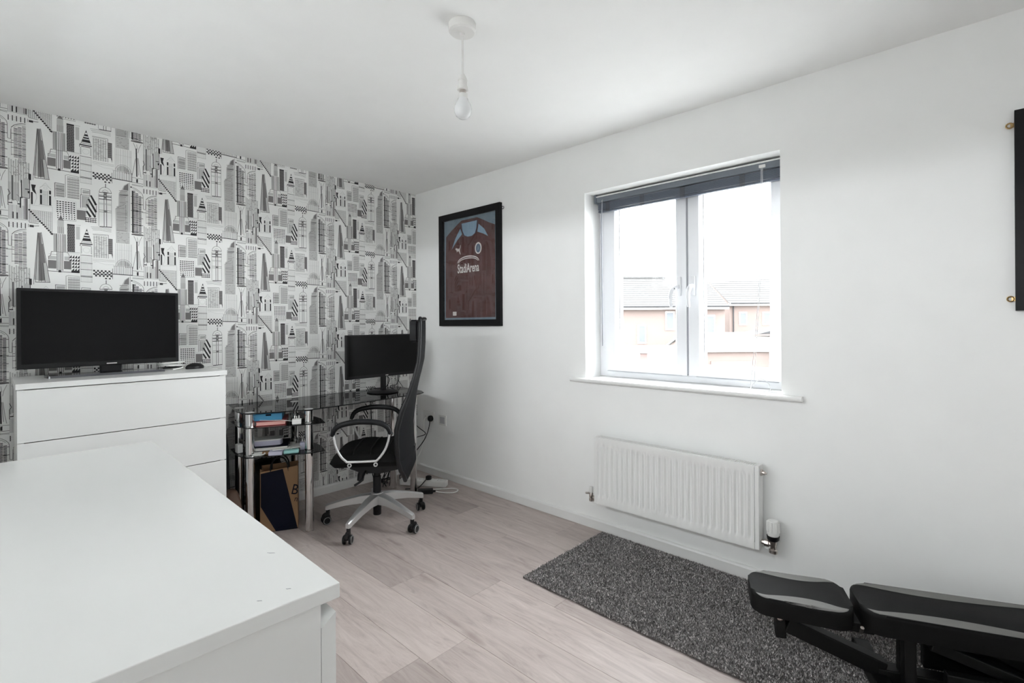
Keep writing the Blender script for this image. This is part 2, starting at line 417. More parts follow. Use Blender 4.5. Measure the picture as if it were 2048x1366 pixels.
def wallpaper_bm():
    bm = BM(); rnd = random.Random(3)
    K, G, P = 0, 1, 2

    def poly(pts, c, lay=0):
        h = 0.0003 + lay * 0.00015 + 3e-8 * len(bm.faces)
        f = bm.faces.new([bm.verts.new((h, u * 0.001, v * 0.001)) for u, v in pts]); f.material_index = c

    def rect(u0, v0, u1, v1, c, lay=0): poly([(u0, v0), (u1, v0), (u1, v1), (u0, v1)], c, lay)

    def line(pts, w, c, lay=1):
        for (a, b), (d, e) in zip(pts, pts[1:]):
            L_ = math.hypot(d - a, e - b) or 1; nx, ny = -(e - b) / L_ * w / 2, (d - a) / L_ * w / 2
            poly([(a + nx, b + ny), (d + nx, e + ny), (d - nx, e - ny), (a - nx, b - ny)], c, lay)

    def arc(cx, cy, rx, ry, a0, a1, w, c, n=10):
        line([(cx + rx * math.cos(math.radians(a0 + (a1 - a0) * k / n)), cy + ry * math.sin(math.radians(a0 + (a1 - a0) * k / n))) for k in range(n + 1)], w, c)

    # twin towers with a curved roof
    line([(-178, 40), (-165, 38), (-151, 32), (-135, 20), (-124, 6), (-121, -6), (-120, -80), (-109, -82), (-108, -30)], 2.2, G)
    line([(-172, 33), (-150, 24), (-134, 10)], 1.4, K); rect(-181, 36, -174, 43, K, 1)
    rect(-174, -227, -167, 20, K, 2)
    for cx0, top, bot in ((-171, 20, -222), (-157, 8, -224), (-142.5, -6, -226)):
        v = top
        while v > bot:
            rect(cx0, v - 3.6, cx0 + 13, v, K, 1); v -= 6.2
    for k in range(6): line([(-179, -14 - 41 * k), (-121, -14 - 41 * k)], 2.6, K, 2)
    poly([(-148 + 29 * math.cos(2 * PI * k / 16), -234 + 6 * math.sin(2 * PI * k / 16)) for k in range(16)], G, 1); line([(-177, -237), (-120, -237)], 2.5, K, 2)
    for k in range(5): rect(-119 + 15 * k, 13, -115.5 + 15 * k, 40, K, 1)
    line([(-121, 32), (-52, 32)], 0.8, P); line([(-121, 20), (-52, 20)], 0.8, P)
    line([(-107, -22), (-96, -8), (-84, 0), (-70, 6), (-54, 8)], 2.4, K); line([(-98, -18), (-84, -7), (-70, -1), (-54, 0)], 1.4, G)
    line([(-107, -22), (-107, -165)], 1.2, G)
    for cx0, top, bot in ((-98, -22, -172), (-83, -15, -198), (-67.5, -6, -196)):
        v = top
        while v > bot:
            rect(cx0, v - 3.0, cx0 + 14, v, K if rnd.random() < 0.6 else G, 1); v -= 6.4
    for k in range(4): line([(-108, -52 - 36 * k), (-53, -52 - 36 * k)], 2.0, K, 2)
    line([(-128, -100), (-98, -100)], 2.2, K)
    # gridded block with a dotted diagonal
    diag = lambda u: 112 - (u + 43) * 1.32
    u = -43
    while u <= 45:
        line([(u, 112), (u, 47 if u < -6 else diag(u) - 8)], 1.3 if u > -43 else 2.0, G); u += 7.3
    v = 112
    while v > -6:
        line([(-43 if v >= 47 else -43 + (112 - v) / 1.32 - 4, v), (45, v)], 1.3, G); v -= 7.3
    line([(-43, 47), (-8, 44)], 2, K)
    for k in range(14): rect(-46.5 + 6.7 * k, diag(-43 + 6.7 * k) - 3.8, -39 + 6.7 * k, diag(-43 + 6.7 * k) + 3.8, K, 2)
    rect(38, -6, 45, 1, K, 2); line([(-43, 113), (-43, 138), (46, 140), (46, 112)], 1.2, P); rect(-42, 23, -26, 34, K, 1); line([(-26, 30), (-6, 33)], 3, G); line([(-46, 22), (-46, 38)], 2, G)
    # tall glass spire
    poly([(-11, -2), (2, 1), (34, -261), (-27, -250)], P); poly([(-10, -4), (0, -2), (16, -250), (-6, -255)], G, 1)
    poly([(-4, -60), (8, -60), (18, -160), (0, -160)], G, 2)
    for a, b in (((-11, -2), (-27, -250)), ((-10, -2), (-21, -262)), ((-7, -20), (-8, -258)), ((-3, -60), (2, -259)), ((2, -110), (16, -260)), ((2, 1), (34, -261))): line([a, b], 1.7, K)
    line([(-22, -262), (36, -261)], 2.6, K); line([(-27, -250), (-28, -275)], 2, G)
    # stepped art-deco tower
    poly([(79, 102), (66, 74), (91, 74)], G); rect(65, 4, 91, 73, P)
    for k in range(4): line([(67 + 7.5 * k, 40), (67 + 7.5 * k, 4)], 1.4, G)
    rect(49, -95, 62, 2, P); rect(88, -95, 99, 2, P)
    for k in range(3): line([(51 + 4.5 * k, 0), (51 + 4.5 * k, -94)], 1.4, G); line([(90 + 4 * k, 0), (90 + 4 * k, -94)], 1.4, G)
    for k in range(4): line([(63 + 7.4 * k, 2), (63 + 7.4 * k, -196)], 2.3, K, 2)
    line([(49, -96), (40, -98), (38, -118), (30, -122), (30, -138)], 1.8, K); line([(40, -96), (104, -96)], 1.5, G); line([(30, -110), (62, -110)], 1.2, G)
    rect(30, -138, 60, -120, P); rect(92, -138, 112, -118, P); rect(27, -186, 60, -142, G); rect(90, -186, 120, -142, G)
    line([(27, -200), (121, -202)], 2.6, K); rect(68, -205, 79, -193, K, 2)
    # dark patterned slab
    rect(104, -91, 135, 56, G)
    for r in range(16):
        for c in range(4): rect(105 + 7.6 * c + (2 if r % 2 else 0), 50 - 9.2 * r, 110 + 7.6 * c + (2 if r % 2 else 0), 55 - 9.2 * r, K, 1)
    rect(104, 52, 135, 59, K, 1); line([(138, 57), (160, 58)], 3, P); rect(140, -20, 156, 50, P)
    # block of triangles
    for r in range(5):
        for c in range(4 if r < 2 else 3):
            a = (111 if r < 2 else 121) + 11 * c; v = -108 - 17.5 * r
            poly([(a, v - 16), (a + 10.5, v - 16), (a + 10.5, v)], K, 1)
    rect(120, -204, 154, -192, K, 1); line([(104, -93), (112, -112), (112, -140)], 1.5, K); line([(100, -93), (156, -93)], 1.6, G); line([(108, -101), (154, -101)], 1.2, P)
    # clock tower with striped spire
    line([(185, 42), (161, -38)], 1.4, G); line([(185, 42), (206, -36)], 1.4, G); poly([(185, 44), (181, 30), (189, 30)], K, 1)
    for t0, t1 in ((0.27, 0.40), (0.48, 0.58), (0.64, 0.83), (0.90, 0.93)):
        f = lambda t, s: (185 + s * 23 * t, 42 - 80 * t)
        poly([f(t0, -1), f(t0, 1), f(t1, 1), f(t1, -1)], K, 1)
    rect(156, -44, 209, -38, K, 1); rect(164, -52, 203, -47, G, 1); line([(158, -44), (156, -54)], 2, K)
    for s in (159, 206): line([(s, -45), (s, -251)], 1.2, P)
    for k in range(7): rect(160, -58 - 6 * k, 164, -55 - 6 * k, G, 1); rect(202, -58 - 6 * k, 206, -55 - 6 * k, G, 1)
    arc(183, -75, 14, 14, 0, 360, 1, P, 14)
    for v in (-104, -145, -182, -217, -222): line([(158, v), (208, v - 1)], 2.4 if v != -222 else 3.2, K)
    for v0, v1 in ((-110, -140), (-150, -178), (-187, -214), (-226, -250)):
        for k in range(8): line([(162 + 6 * k, v0), (162 + 6 * k, v1)], 1.1, P)
    line([(158, -150), (208, -151)], 1.2, G); line([(158, -251), (208, -251)], 1.2, G)
    # sketched block
    line([(210, 18), (278, 20), (278, -112)], 2.2, G); line([(211, 14), (270, 15)], 1.6, G); [rect(213 + 10.4 * k, -112, 220 + 10.4 * k, 10, P) for k in range(6)]
    for k in range(46):
        uu, vv = 214 + rnd.random() * 50, 6 - rnd.random() * 108; line([(uu, vv), (uu + 6 + rnd.random() * 12, vv + rnd.uniform(-2, 2))], 1.3, G)
    rect(278, -87, 297, 0, G); poly([(292, -87), (297, -87), (297, -112)], K, 1)
    for k in range(8): line([(279, -6 - 11 * k), (297, -6 - 11 * k)], 1.5, K)
    for v in (-122, -130): line([(210, v), (306, v)], 1.1, G)
    line([(214, -140), (228, -136), (262, -148), (304, -146)], 1.1, P)
    for k, v in enumerate((57, 49, 41)): line([(202 + 4 * k, v), (240, v + 3), (292, v - 2)], 1.6, G)
    # chequer
    for r in range(2):
        for c in range(10):
            for s in (0, 1):
                if (c + s) % 2 == 0: rect(211 + 8.3 * c, -190 - 18.5 * r - 9 * s, 219.3 + 8.3 * c, -182 - 18.5 * r - 9 * s + 1, K, 1)
    line([(211, -205), (294, -205)], 3, K); line([(296, -168), (296, -228)], 2, K)
    for c in (262, 279): rect(c, -230, c + 9, -223, K, 1)
    # market hall with dome
    rect(312, -20, 375, 46, P)
    for k in range(26):
        uu, vv = 313 + rnd.random() * 56, 44 - rnd.random() * 62; line([(uu, vv), (uu + 7, vv + rnd.uniform(-4, 4))], 1.2, G)
    for k in range(10): line([(311 + 8 * k, -22), (311 + 8 * k, -152)], 1.3 if k % 2 else 2.0, G if k % 2 else P)
    line([(309, -60), (386, -60)], 1.0, P)
    arc(347, -152, 36, 40, 0, 180, 1.6, G, 14)
    poly([(347 + 30 * math.cos(PI * k / 10), -150 + 33 * math.sin(PI * k / 10)) for k in range(11)], P, 0)
    for k in range(11): line([(304 + 8.2 * k, -152), (304 + 8.2 * k, -198)], 1.7, K if k % 2 else G)
    for k in range(4): line([(356 + 7.5 * k, -125 - 6 * k), (356 + 7.5 * k, -160)], 1.4, K)
    line([(298, -153), (387, -155)], 1.2, G); line([(297, -199), (388, -201)], 4.2, K); line([(387, -150), (387, -200)], 2.2, K)
    # temple and pennant
    line([(-3, 232), (19, 264), (41, 231)], 1.2, P); line([(-3, 238), (19, 252), (40, 237)], 1.2, P); arc(19, 236, 7, 6, 0, 360, 1, P)
    for v0, v1 in ((226, 206), (198, 148)): rect(-2, v1, 6, v0, K, 1); rect(33, v1, 41, v0, K, 1)
    for k in range(4): line([(10 + 5.5 * k, 222), (10 + 5.5 * k, 148)], 1.2, G)
    line([(-4, 202), (43, 201)], 1.1, P); line([(-6, 146), (45, 147)], 1.4, G)
    poly([(-35, 246), (-17, 246), (-22, 225), (-15, 196), (-31, 214)], K, 1); rect(-36, 143, -29, 206, K, 1); line([(-18, 200), (-14, 180), (-24, 143)], 1.2, P)
    # offices
    rect(60, 200, 94, 268, P); line([(56, 198), (56, 273), (95, 271)], 2.4, K); line([(56, 240), (94, 238)], 2, K)
    for k in range(5): line([(60, 205 + 13 * k), (94, 206 + 13 * k)], 2.4, G)
    line([(98, 204), (98, 322), (110, 326), (155, 322)], 1.8, G); [rect(106, 201 + 14 * k, 155, 208 + 14 * k, P) for k in range(8)]
    for k in range(17): line([(106, 204 + 7 * k), (155, 204 + 7 * k)], 1.4, G)
    for k in range(8): line([(108 + 6.4 * k, 200), (108 + 6.4 * k, 318)], 1.0, G)
    rect(166, 160, 197, 224, P); rect(168, 236, 197, 256, P); line([(162, 228), (162, 262), (199, 261), (199, 232)], 1.8, K); line([(160, 156), (160, 228), (200, 229)], 2.2, K)
    line([(168, 156), (168, 224)], 1.4, G); line([(168, 240), (196, 250)], 2, G)
    line([(56, 196), (58, 186), (70, 194), (142, 184)], 1, P)
    for r in range(9):
        for c in range(7): rect(62 + 11.2 * c + (r > 5) * 3, 173 - 11 * r, 69.5 + 11.2 * c, 178.5 - 11 * r, K, 1)
    line([(84, 78), (141, 79)], 1.6, G); line([(141, 80), (141, 182)], 1.2, P)
    rect(144, 90, 181, 142, G)
    for k in range(6): line([(144, 94 + 9 * k), (181, 94 + 9 * k)], 1.6, G, 1)
    line([(143, 150), (181, 150)], 1.4, P)
    # curved striped tower
    for (a, b) in (((203, 231), (226, 180)), ((193, 210), (226, 140)), ((185, 180), (222, 112)), ((184, 142), (202, 110))):
        poly([(a[0] - 3.6, a[1] - 2), (a[0] + 3.6, a[1] + 2), (b[0] + 3.6, b[1] + 4), (b[0] - 4.6, b[1] - 2)], K, 1)
    line([(202, 232), (216, 212), (226, 180), (226, 150), (221, 110)], 1.8, K); line([(202, 232), (188, 205), (183, 180), (184, 112)], 1.2, G)
    for v in (104, 94, 84): line([(178, v), (227, v + 1)], 3.4, K)
    for k in range(5): line([(182 + 10 * k, 106), (182 + 10 * k, 80)], 2, K)
    # domed tower
    line([(267, 309), (267, 286)], 3, K); arc(266, 256, 27, 32, 0, 180, 2, G, 14); arc(266, 256, 14, 18, 0, 180, 1.4, G, 10)
    for v, w in ((257, 3), (243, 2), (236, 4.5), (220, 4)): line([(238, v - 1), (293, v + 1)], w, K)
    poly([(255, 262), (277, 262), (270, 244), (262, 244)], G, 1); rect(260, 224, 272, 236, G, 1)
    for u in (260, 271): line([(u, 250), (u, 66)], 2.3, K)
    for u in (237, 293): line([(u, 250), (u, 66)], 1.5, G)
    for v in (196, 190): line([(238, v), (293, v + 1)], 3.0, P)
    for v in (157, 147): line([(238, v), (293, v + 1)], 2.4, G)
    rect(258, 146, 274, 158, G, 1); line([(240, 64), (294, 66)], 4.0, K)
    # faceted high-rise
    poly([(372, 335), (350, 316), (340, 290), (326, 267), (324, 196), (310, 174), (312, 47), (372, 47)], P)
    poly([(370, 330), (352, 312), (346, 290), (370, 290)], G, 1)
    v = 282
    while v > 52:
        u0 = 327 if v > 196 else 314
        line([(u0 + rnd.random() * 4, v), (350 + rnd.random() * 20, v + 1)], 1.8 if rnd.random() < 0.7 else 3, G); v -= 8.5
    line([(330, 258), (370, 262)], 3, K); line([(311, 174), (332, 192), (352, 206)], 1.6, G); line([(358, 205), (358, 60)], 1.6, G); line([(376, 338), (376, 48)], 1.8, G)
    # observation tower
    line([(-166, -244), (-155, -272), (-152, -300)], 2, G); line([(-128, -244), (-139, -272), (-144, -300)], 1.8, G); line([(-150, -250), (-146, -280)], 1.6, G)
    line([(-152, -275), (-150, -440)], 5.6, K, 1); rect(-153, -474, -145, -452, K, 1)
    line([(-156, -335), (-166, -400), (-174, -444)], 2, G); line([(-143, -330), (-136, -400), (-130, -440)], 2, G); line([(-147, -330), (-141, -430)], 2.2, G)
    for v in (-447, -476, -487, -492): line([(-174, v), (-120, v - 2)], 2, G if v != -476 else K)
    line([(-160, -445), (-150, -455)], 3, P)
    # cathedral of pipes
    for k in range(5): rect(-119 + 8.4 * k, -396 + 6 * (k % 2), -113.5 + 8.4 * k, -180 - 5 * (k % 3), P)
    for k in range(4): rect(-76 + 9.6 * k, -298, -69.5 + 9.6 * k, -188 - 3 * (k % 2), P)
    for k in range(9): line([(-118 + 4.6 * k, -300), (-118 + 4.6 * k, -392)], 1.0, G)
    for k in range(24):
        uu, vv = -118 + rnd.random() * 74, -185 - rnd.random() * 90; line([(uu, vv), (uu + rnd.uniform(-4, 8), vv - 8)], 1.5, G)
    arc(-90, -255, 8, 8, 40, 320, 2, G, 8)
    rect(-45, -278, -35, -246, K, 1); line([(-60, -246), (-45, -243), (-36, -250)], 2, K)
    line([(-104, -266), (-104, -392)], 3.6, K); line([(-71, -284), (-70, -378)], 4.2, K); line([(-80, -200), (-80, -290)], 1.6, G)
    rect(-66, -370, -44, -272, P, 1); line([(-41, -262), (-41, -372)], 3, K); line([(-68, -372), (-40, -374)], 3.2, K); rect(-58, -330, -43, -326, K, 2); rect(-48, -348, -42, -336, K, 2)
    line([(-75, -372), (-75, -428)], 5, K); rect(-58, -486, -48, -376, G, 1); line([(-61, -378), (-61, -486)], 1.6, K); line([(-40, -374), (-40, -480)], 2, P)
    line([(-120, -340), (-112, -360), (-120, -372), (-120, -420)], 2.4, K); line([(-88, -362), (-80, -372)], 2, G)
    rect(-118, -410, -104, -405, K, 1); rect(-86, -412, -74, -406, K, 1); arc(-96, -405, 11, 16, 0, 180, 1.8, G)
    for k in range(12): line([(-118 + 5 * k, -416), (-118 + 5 * k, -486)], 1.5, G if k not in (4, 5) else P)
    rect(-105, -486, -100, -452, K, 1); rect(-90, -486, -85, -454, K, 1); line([(-120, -488), (-44, -490)], 1.2, G)
    return bm


TW, TH = 0.5605, 0.545
wp = wallpaper_bm(); wp_me = bpy.data.meshes.new('wallpaper_print'); wp.to_mesh(wp_me)
for q in ('ink', 'ink2', 'ink3'): wp_me.materials.append(M[q])
for k in range(-1, 5):
    for r in range(-1, 5):
        oy = -2.385 + TW * k; oz = (2.311 if k % 2 == 0 else 2.039) - TH * r
        lo_y, hi_y, lo_z, hi_z = oy - 0.182, oy + 0.389, oz - 0.493, oz + 0.367
        if hi_y < RY or lo_y > 0 or lo_z > RH or hi_z < 0.07: continue
        if lo_y > RY and hi_y < 0 and hi_z < RH and lo_z > 0.07: me = wp_me
        else:
            b = wp.copy()
            for co, no in (((0, -oy, 0), (0, 1, 0)), ((0, RY - oy, 0), (0, -1, 0)), ((0, 0, RH - oz), (0, 0, 1)), ((0, 0, 0.065 - oz), (0, 0, -1))):
                bmesh.ops.bisect_plane(b, geom=list(b.verts) + list(b.edges) + list(b.faces), plane_co=co, plane_no=no, clear_outer=True)
            if not b.faces: b.free(); continue
            me = bpy.data.meshes.new('wallpaper_print'); b.to_mesh(me); b.free()
            for q in ('ink', 'ink2', 'ink3'): me.materials.append(M[q])
        inst('wallpaper_print', me, wall_left, (0, oy, oz))
wp.free()

# ------------------------------------------------------------------ window_1


def bar(x0, y0, z0, x1, y1, z1, bev=0.006): return box(BM(), x0, y0, z0, x1, y1, z1, bev, 2)


FY0, FY1 = 0.155, 0.225
window_1 = thing('window_1', 'white plastic casement window with two opening lights in white wall', None, ((WX0 + WX1) / 2, 0.19, WZ0), kind='structure')


def ring(x0, z0, x1, z1, wl, wb, wr, wt, y0, y1, bev):
    b = BM(); prof_in = (x0 + wl, z0 + wb, x1 - wr, z1 - wt)
    o_ = [(x0, z0), (x1, z0), (x1, z1), (x0, z1)]; i_ = [(prof_in[0], prof_in[1]), (prof_in[2], prof_in[1]), (prof_in[2], prof_in[3]), (prof_in[0], prof_in[3])]
    c = bev
    i2 = [(prof_in[0] - c, prof_in[1] - c), (prof_in[2] + c, prof_in[1] - c), (prof_in[2] + c, prof_in[3] + c), (prof_in[0] - c, prof_in[3] + c)]
    loops = [[(p, y1) for p in o_], [(p, y0) for p in o_], [(p, y0) for p in i2], [(p, y0 + c * 1.4) for p in i_], [(p, y1) for p in i_]]
    R = [[b.verts.new((p[0], y, p[1])) for p, y in lp] for lp in loops]
    for A, B in zip(R, R[1:] + R[:1]):
        for k in range(4): b.faces.new((A[k], A[(k + 1) % 4], B[(k + 1) % 4], B[k]))
    return b


WM = 2.385
fr = ring(WX0 + 0.002, WZ0 + 0.022, WX1 - 0.002, WZ1 - 0.002, 0.060, 0.040, 0.060, 0.055, FY0 + 0.01, FY1, 0.008)
box(fr, WM - 0.045, FY0 + 0.012, WZ0 + 0.05, WM + 0.035, FY1, WZ1 - 0.05)
obj('outer_frame', fr, 'upvc', window_1)
SZ0, SZ1 = WZ0 + 0.063, WZ1 - 0.028
for sx0, sx1 in ((1.852, 2.379), (2.391, WX1 - 0.020)):
    s = obj('sash', ring(sx0, SZ0, sx1, SZ1, 0.072, 0.062, 0.072, 0.050, FY0 - 0.014, FY1 - 0.004, 0.012), 'upvc', window_1)
    obj('pane', box(BM(), sx0 + 0.070, FY0 + 0.030, SZ0 + 0.060, sx1 - 0.070, FY0 + 0.034, SZ1 - 0.048), 'glass', s)
    obj('glazing_gasket', ring(sx0 + 0.0715, SZ0 + 0.0615, sx1 - 0.0715, SZ1 - 0.0495, 0.004, 0.004, 0.004, 0.004, FY0 + 0.022, FY0 + 0.030, 0.0005), 'rubber', s)
    left = sx0 < 2
    hx = 2.338 if left else 2.420
    hb = BM(); box(hb, hx - 0.012, FY0 - 0.026, 1.42, hx + 0.012, FY0 - 0.0142, 1.53, 0.004, 2)
    h = obj('handle', hb, 'upvc', s, sm=True, label='white cranked window handle with key lock')
    d = -1 if left else -0.35
    hb = tube(BM(), spline([(hx, FY0 - 0.028, 1.475), (hx + 0.012 * d, FY0 - 0.050, 1.468), (hx + 0.030 * d, FY0 - 0.058, 1.44), (hx + 0.034 * d, FY0 - 0.058, 1.40), (hx + 0.030 * d, FY0 - 0.056, 1.355)], 4), [0.011] * 4 + [0.013] * 4 + [0.011] * 4 + [0.009] * 4 + [0.007], 10)
    obj('lever', hb, 'upvc', h, sm=True)
    obj('keyhole', lathe(BM(), [(0.004, 0.003), (0.004, -0.002)], (hx + 0.010 * d, FY0 - 0.0615, 1.462), 8, 'Y'), 'blackp', h)
obj('vent_label', box(BM(), 2.545, FY0 - 0.0152, 1.984, 2.605, FY0 - 0.0143, 1.997), 'sticker', window_1)
obj('trickle_vent', box(BM(), 2.53, FY0 - 0.022, 1.999, 2.74, FY0 - 0.0143, 2.012, 0.003), 'white', window_1)
# sill board, with rounded nose
sb = BM(); prism(sb, [(0.215, 0.0045), (0.215, 0.024), (-0.0004, 0.024), (-0.0004, 0.0045)],
                 lambda u, v, h: Vector((h, u, WZ0 - 0.004 + v)), WX0 + 0.0005, WX1 - 0.0005)
prism(sb, [(-0.0005, 0), (-0.0005, 0.024), (-0.030, 0.024), (-0.036, 0.021), (-0.039, 0.014), (-0.039, 0.008), (-0.036, 0.003), (-0.030, 0)],
      lambda u, v, h: Vector((h, u, WZ0 - 0.004 + v)), WX0 - 0.098, WX1 + 0.092)
obj('sill', sb, 'trim', window_1)

# windows added in the walls behind the camera to brighten the room
wn = 2
for (a, c, e, g), Tw in [(q, Matrix.Translation((0, RY, 0)) @ Matrix.Scale(-1, 4, (0, 1, 0))) for q in BACK_FILL] + [(q, Matrix.Translation((RX, 0, 0)) @ Matrix(((0, 1, 0, 0), (1, 0, 0, 0), (0, 0, 1, 0), (0, 0, 0, 1)))) for q in NEAR]:
    wo = thing('window_%d' % wn, 'unseen white plastic window added behind the camera to brighten the room', None, Tw @ Vector(((a + c) / 2, 0.2, e)), kind='structure'); wn += 1
    b = ring(a + 0.002, e + 0.002, c - 0.002, g - 0.002, 0.06, 0.06, 0.06, 0.06, 0.17, 0.23, 0.006); b.transform(Tw); obj('outer_frame', b, 'upvc', wo)
    b = box(BM(), a + 0.0625, 0.198, e + 0.0625, c - 0.0625, 0.202, g - 0.0625); b.transform(Tw); obj('pane', b, 'glass', wo)

# ------------------------------------------------------------------ venetian blind, raised
BX0, BX1 = 1.802, 2.893
bl = thing('venetian_blind', 'blue-grey metal venetian blind pulled up at the window head', 'blind', ((BX0 + BX1) / 2, 0.11, 1.97))
b = box(BM(), BX0 + 0.012, 0.088, 2.034, BX1 - 0.012, 0.130, 2.072, 0.004); obj('headrail', b, 'blindh', bl)
obj('headrail_lip', box(BM(), BX0 + 0.012, 0.0850, 2.066, BX1 - 0.012, 0.0878, 2.0735), 'white', bl)
for x in (BX0, BX1 - 0.0118): obj('end_bracket', box(BM(), x, 0.082, 2.028, x + 0.0116, 0.134, 2.0835, 0.002), 'blindh', bl)
sl = None
for k in range(9):
    z = 2.0270 - 0.0048 * k
    if sl is None:
        b = BM(); prism(b, [(-0.0125, 0.0005), (-0.006, 0.0022), (0.006, 0.0022), (0.0125, 0.0005), (0.0125, -0.0035), (0.006, -0.0021), (-0.006, -0.0021), (-0.0125, -0.0035)],
                        lambda u, v, h: Vector((h, 0.109 + u, z + v)), BX0 + 0.020, BX1 - 0.014)
        sl = obj('slat', b, 'blind', bl)
    else: inst('slat', sl, bl, (sl.location.x, sl.location.y, sl.location.z - 0.0048 * k))
obj('bottom_rail', box(BM(), BX0 + 0.020, 0.0965, 1.970, BX1 - 0.014, 0.1215, 1.983, 0.003), 'blind', bl)
for x in (1.893, 2.13, 2.38, 2.70):
    obj('ladder_clip', box(BM(), x - 0.014, 0.0935, 1.966, x + 0.014, 0.0962, 2.030, 0.001), 'clear', bl)
obj('tilt_wand', tube(BM(), [(1.862, 0.082, 2.030), (1.858, 0.078, 1.90), (1.862, 0.080, 1.125)], 0.0042, 8), 'wand', bl, sm=True)
obj('wand_hook', tube(BM(), [(1.862, 0.0865, 2.045), (1.862, 0.080, 2.040), (1.862, 0.0815, 2.025)], 0.003, 6), 'cord', bl)
obj('cord_lock', box(BM(), 2.785, 0.078, 2.040, 2.815, 0.0878, 2.056, 0.002), 'white', bl)
for dx in (0.0, 0.006):
    obj('pull_cord', tube(BM(), spline([(2.796 + dx, 0.082, 2.042), (2.792 + dx, 0.080, 1.7), (2.776 + dx, 0.078, 1.35), (2.752 + dx * 2, 0.072, 1.05), (2.742 + dx * 3, 0.066, 0.935)], 5), 0.0014, 6), 'cord', bl)
loop = [(2.742, 0.066, 0.935), (2.765, 0.055, 0.965), (2.80, 0.05, 0.985), (2.835, 0.048, 0.965), (2.838, 0.045, 0.932), (2.80, 0.03, 0.929), (2.76, 0.04, 0.929), (2.80, 0.055, 0.931), (2.85, 0.04, 0.929), (2.88, 0.02, 0.929), (2.85, 0.015, 0.930), (2.79, 0.02, 0.929)]
obj('cord_tangle', tube(BM(), spline(loop, 6), 0.0022, 6), 'cord', bl, sm=True)

# ------------------------------------------------------------------ radiator
RA0, RA1, RZ0, RZ1, RYF, RYB = 1.908, 2.830, 0.197, 0.592, -0.100, -0.038
rad = thing('radiator', 'white panel radiator with vertical flutes below the window', 'radiator', ((RA0 + RA1) / 2, -0.07, RZ0))
b = BM(); NX = 27 * 8; zs = [RZ0 + 0.004, RZ0 + 0.035, RZ0 + 0.047, RZ0 + 0.06, RZ1 - 0.055, RZ1 - 0.043, RZ1 - 0.032, RZ1 - 0.004]
wz = [0, 0, 0.5, 1, 1, 0.5, 0, 0]
xa, xb = RA0 + 0.018, RA1 - 0.020
cols = []
for i in range(NX + 1):
    x = xa + (xb - xa) * i / NX; ph = (i % 8) / 8.0
    d = 0.5 - 0.5 * math.cos(2 * PI * ph); d = min(1, max(0, (d - 0.25) * 2))
    cols.append([b.verts.new((x, RYF - 0.0005 + 0.0105 * d * w, z)) for z, w in zip(zs, wz)])
for A, B in zip(cols, cols[1:]):
    for k in range(len(zs) - 1): b.faces.new((A[k], B[k], B[k + 1], A[k + 1]))
obj('front_panel', b, 'rad', rad, sm=True)
b = BM()
box(b, RA0, RYF, RZ0, RA0 + 0.018, RYB, RZ1, 0.003); box(b, RA1 - 0.020, RYF, RZ0, RA1, RYB, RZ1, 0.003)
box(b, RA0 + 0.018, RYF, RZ0, RA1 - 0.020, RYB, RZ0 + 0.005); box(b, RA0 + 0.0181, RYF, RZ1 - 0.005, RA1 - 0.0201, RYF + 0.012, RZ1)
box(b, RA0 + 0.0181, RYB - 0.004, RZ0 + 0.005, RA1 - 0.0201, RYB, RZ1)
obj('casing', b, 'rad', rad)
b = BM(); n = 84
for k in range(n + 1):
    x = RA0 + 0.03 + (RA1 - RA0 - 0.06) * k / n
    prism(b, [(0, 0), (0.0055, 0), (0.0055 + 0.005, 0.046), (0.005, 0.046)], lambda u, v, h: Vector((x + u, RYF + 0.0122 + v, h)), RZ1 - 0.006, RZ1 - 0.001)
obj('top_grille', b, 'rad', rad, kind='stuff')
obj('convector_core', box(BM(), RA0 + 0.03, RYF + 0.016, RZ0 + 0.02, RA1 - 0.03, RYB - 0.008, RZ1 - 0.022), 'dark', rad)
for x in (RA0 + 0.12, RA1 - 0.12): obj('wall_bracket', box(BM(), x - 0.012, RYB + 0.0002, RZ0 + 0.03, x + 0.012, -0.0005, RZ1 - 0.05), 'rad', rad)
v = obj('bleed_valve', lathe(BM(), [(0.004, 0), (0.016, 0.001), (0.016, 0.006), (0.010, 0.007), (0.010, 0.018), (0.005, 0.019), (0.005, 0.026)], (RA1, -0.068, RZ1 - 0.035), 12, 'X'), 'steel', rad, sm=True)
# thermostatic valve
tv = obj('valve_body', lathe(BM(), [(0.013, 0), (0.019, 0.004), (0.019, 0.018), (0.013, 0.022), (0.013, 0.040), (0.016, 0.044), (0.016, 0.060)], (2.882, -0.070, 0.190), 14), 'steel', rad, sm=True)
obj('union_nut', lathe(BM(), [(0.011, 0), (0.011, 0.012), (0.017, 0.014), (0.017, 0.032), (0.012, 0.034), (0.012, 0.05)], (RA1 + 0.002, -0.070, 0.232), 8, 'X'), 'steel', tv)
obj('supply_pipe', tube(BM(), [(2.882, -0.070, 0.203), (2.850, -0.062, 0.206), (2.845, -0.001, 0.209)], 0.0075, 8), 'rad', tv, sm=True)
hd = obj('thermostat_head', lathe(BM(), [(0.015, 0), (0.024, 0.006), (0.026, 0.022), (0.0255, 0.06), (0.022, 0.076), (0.012, 0.080)], (2.882, -0.070, 0.268), 20), 'white', rad, sm=True)
obj('collar', lathe(BM(), [(0.018, 0), (0.026, 0.008), (0.0275, 0.024), (0.020, 0.026)], (2.882, -0.070, 0.249), 20), 'blackp', hd, sm=True)
for k in range(8):
    a = 2 * PI * k / 8; box_ = BM(); tube(box_, [(2.882 + 0.0255 * math.cos(a), -0.07 + 0.0255 * math.sin(a), 0.292), (2.882 + 0.0245 * math.cos(a), -0.07 + 0.0245 * math.sin(a), 0.338)], 0.0042, 6)
    obj('grip_ridge', box_, 'white', hd)
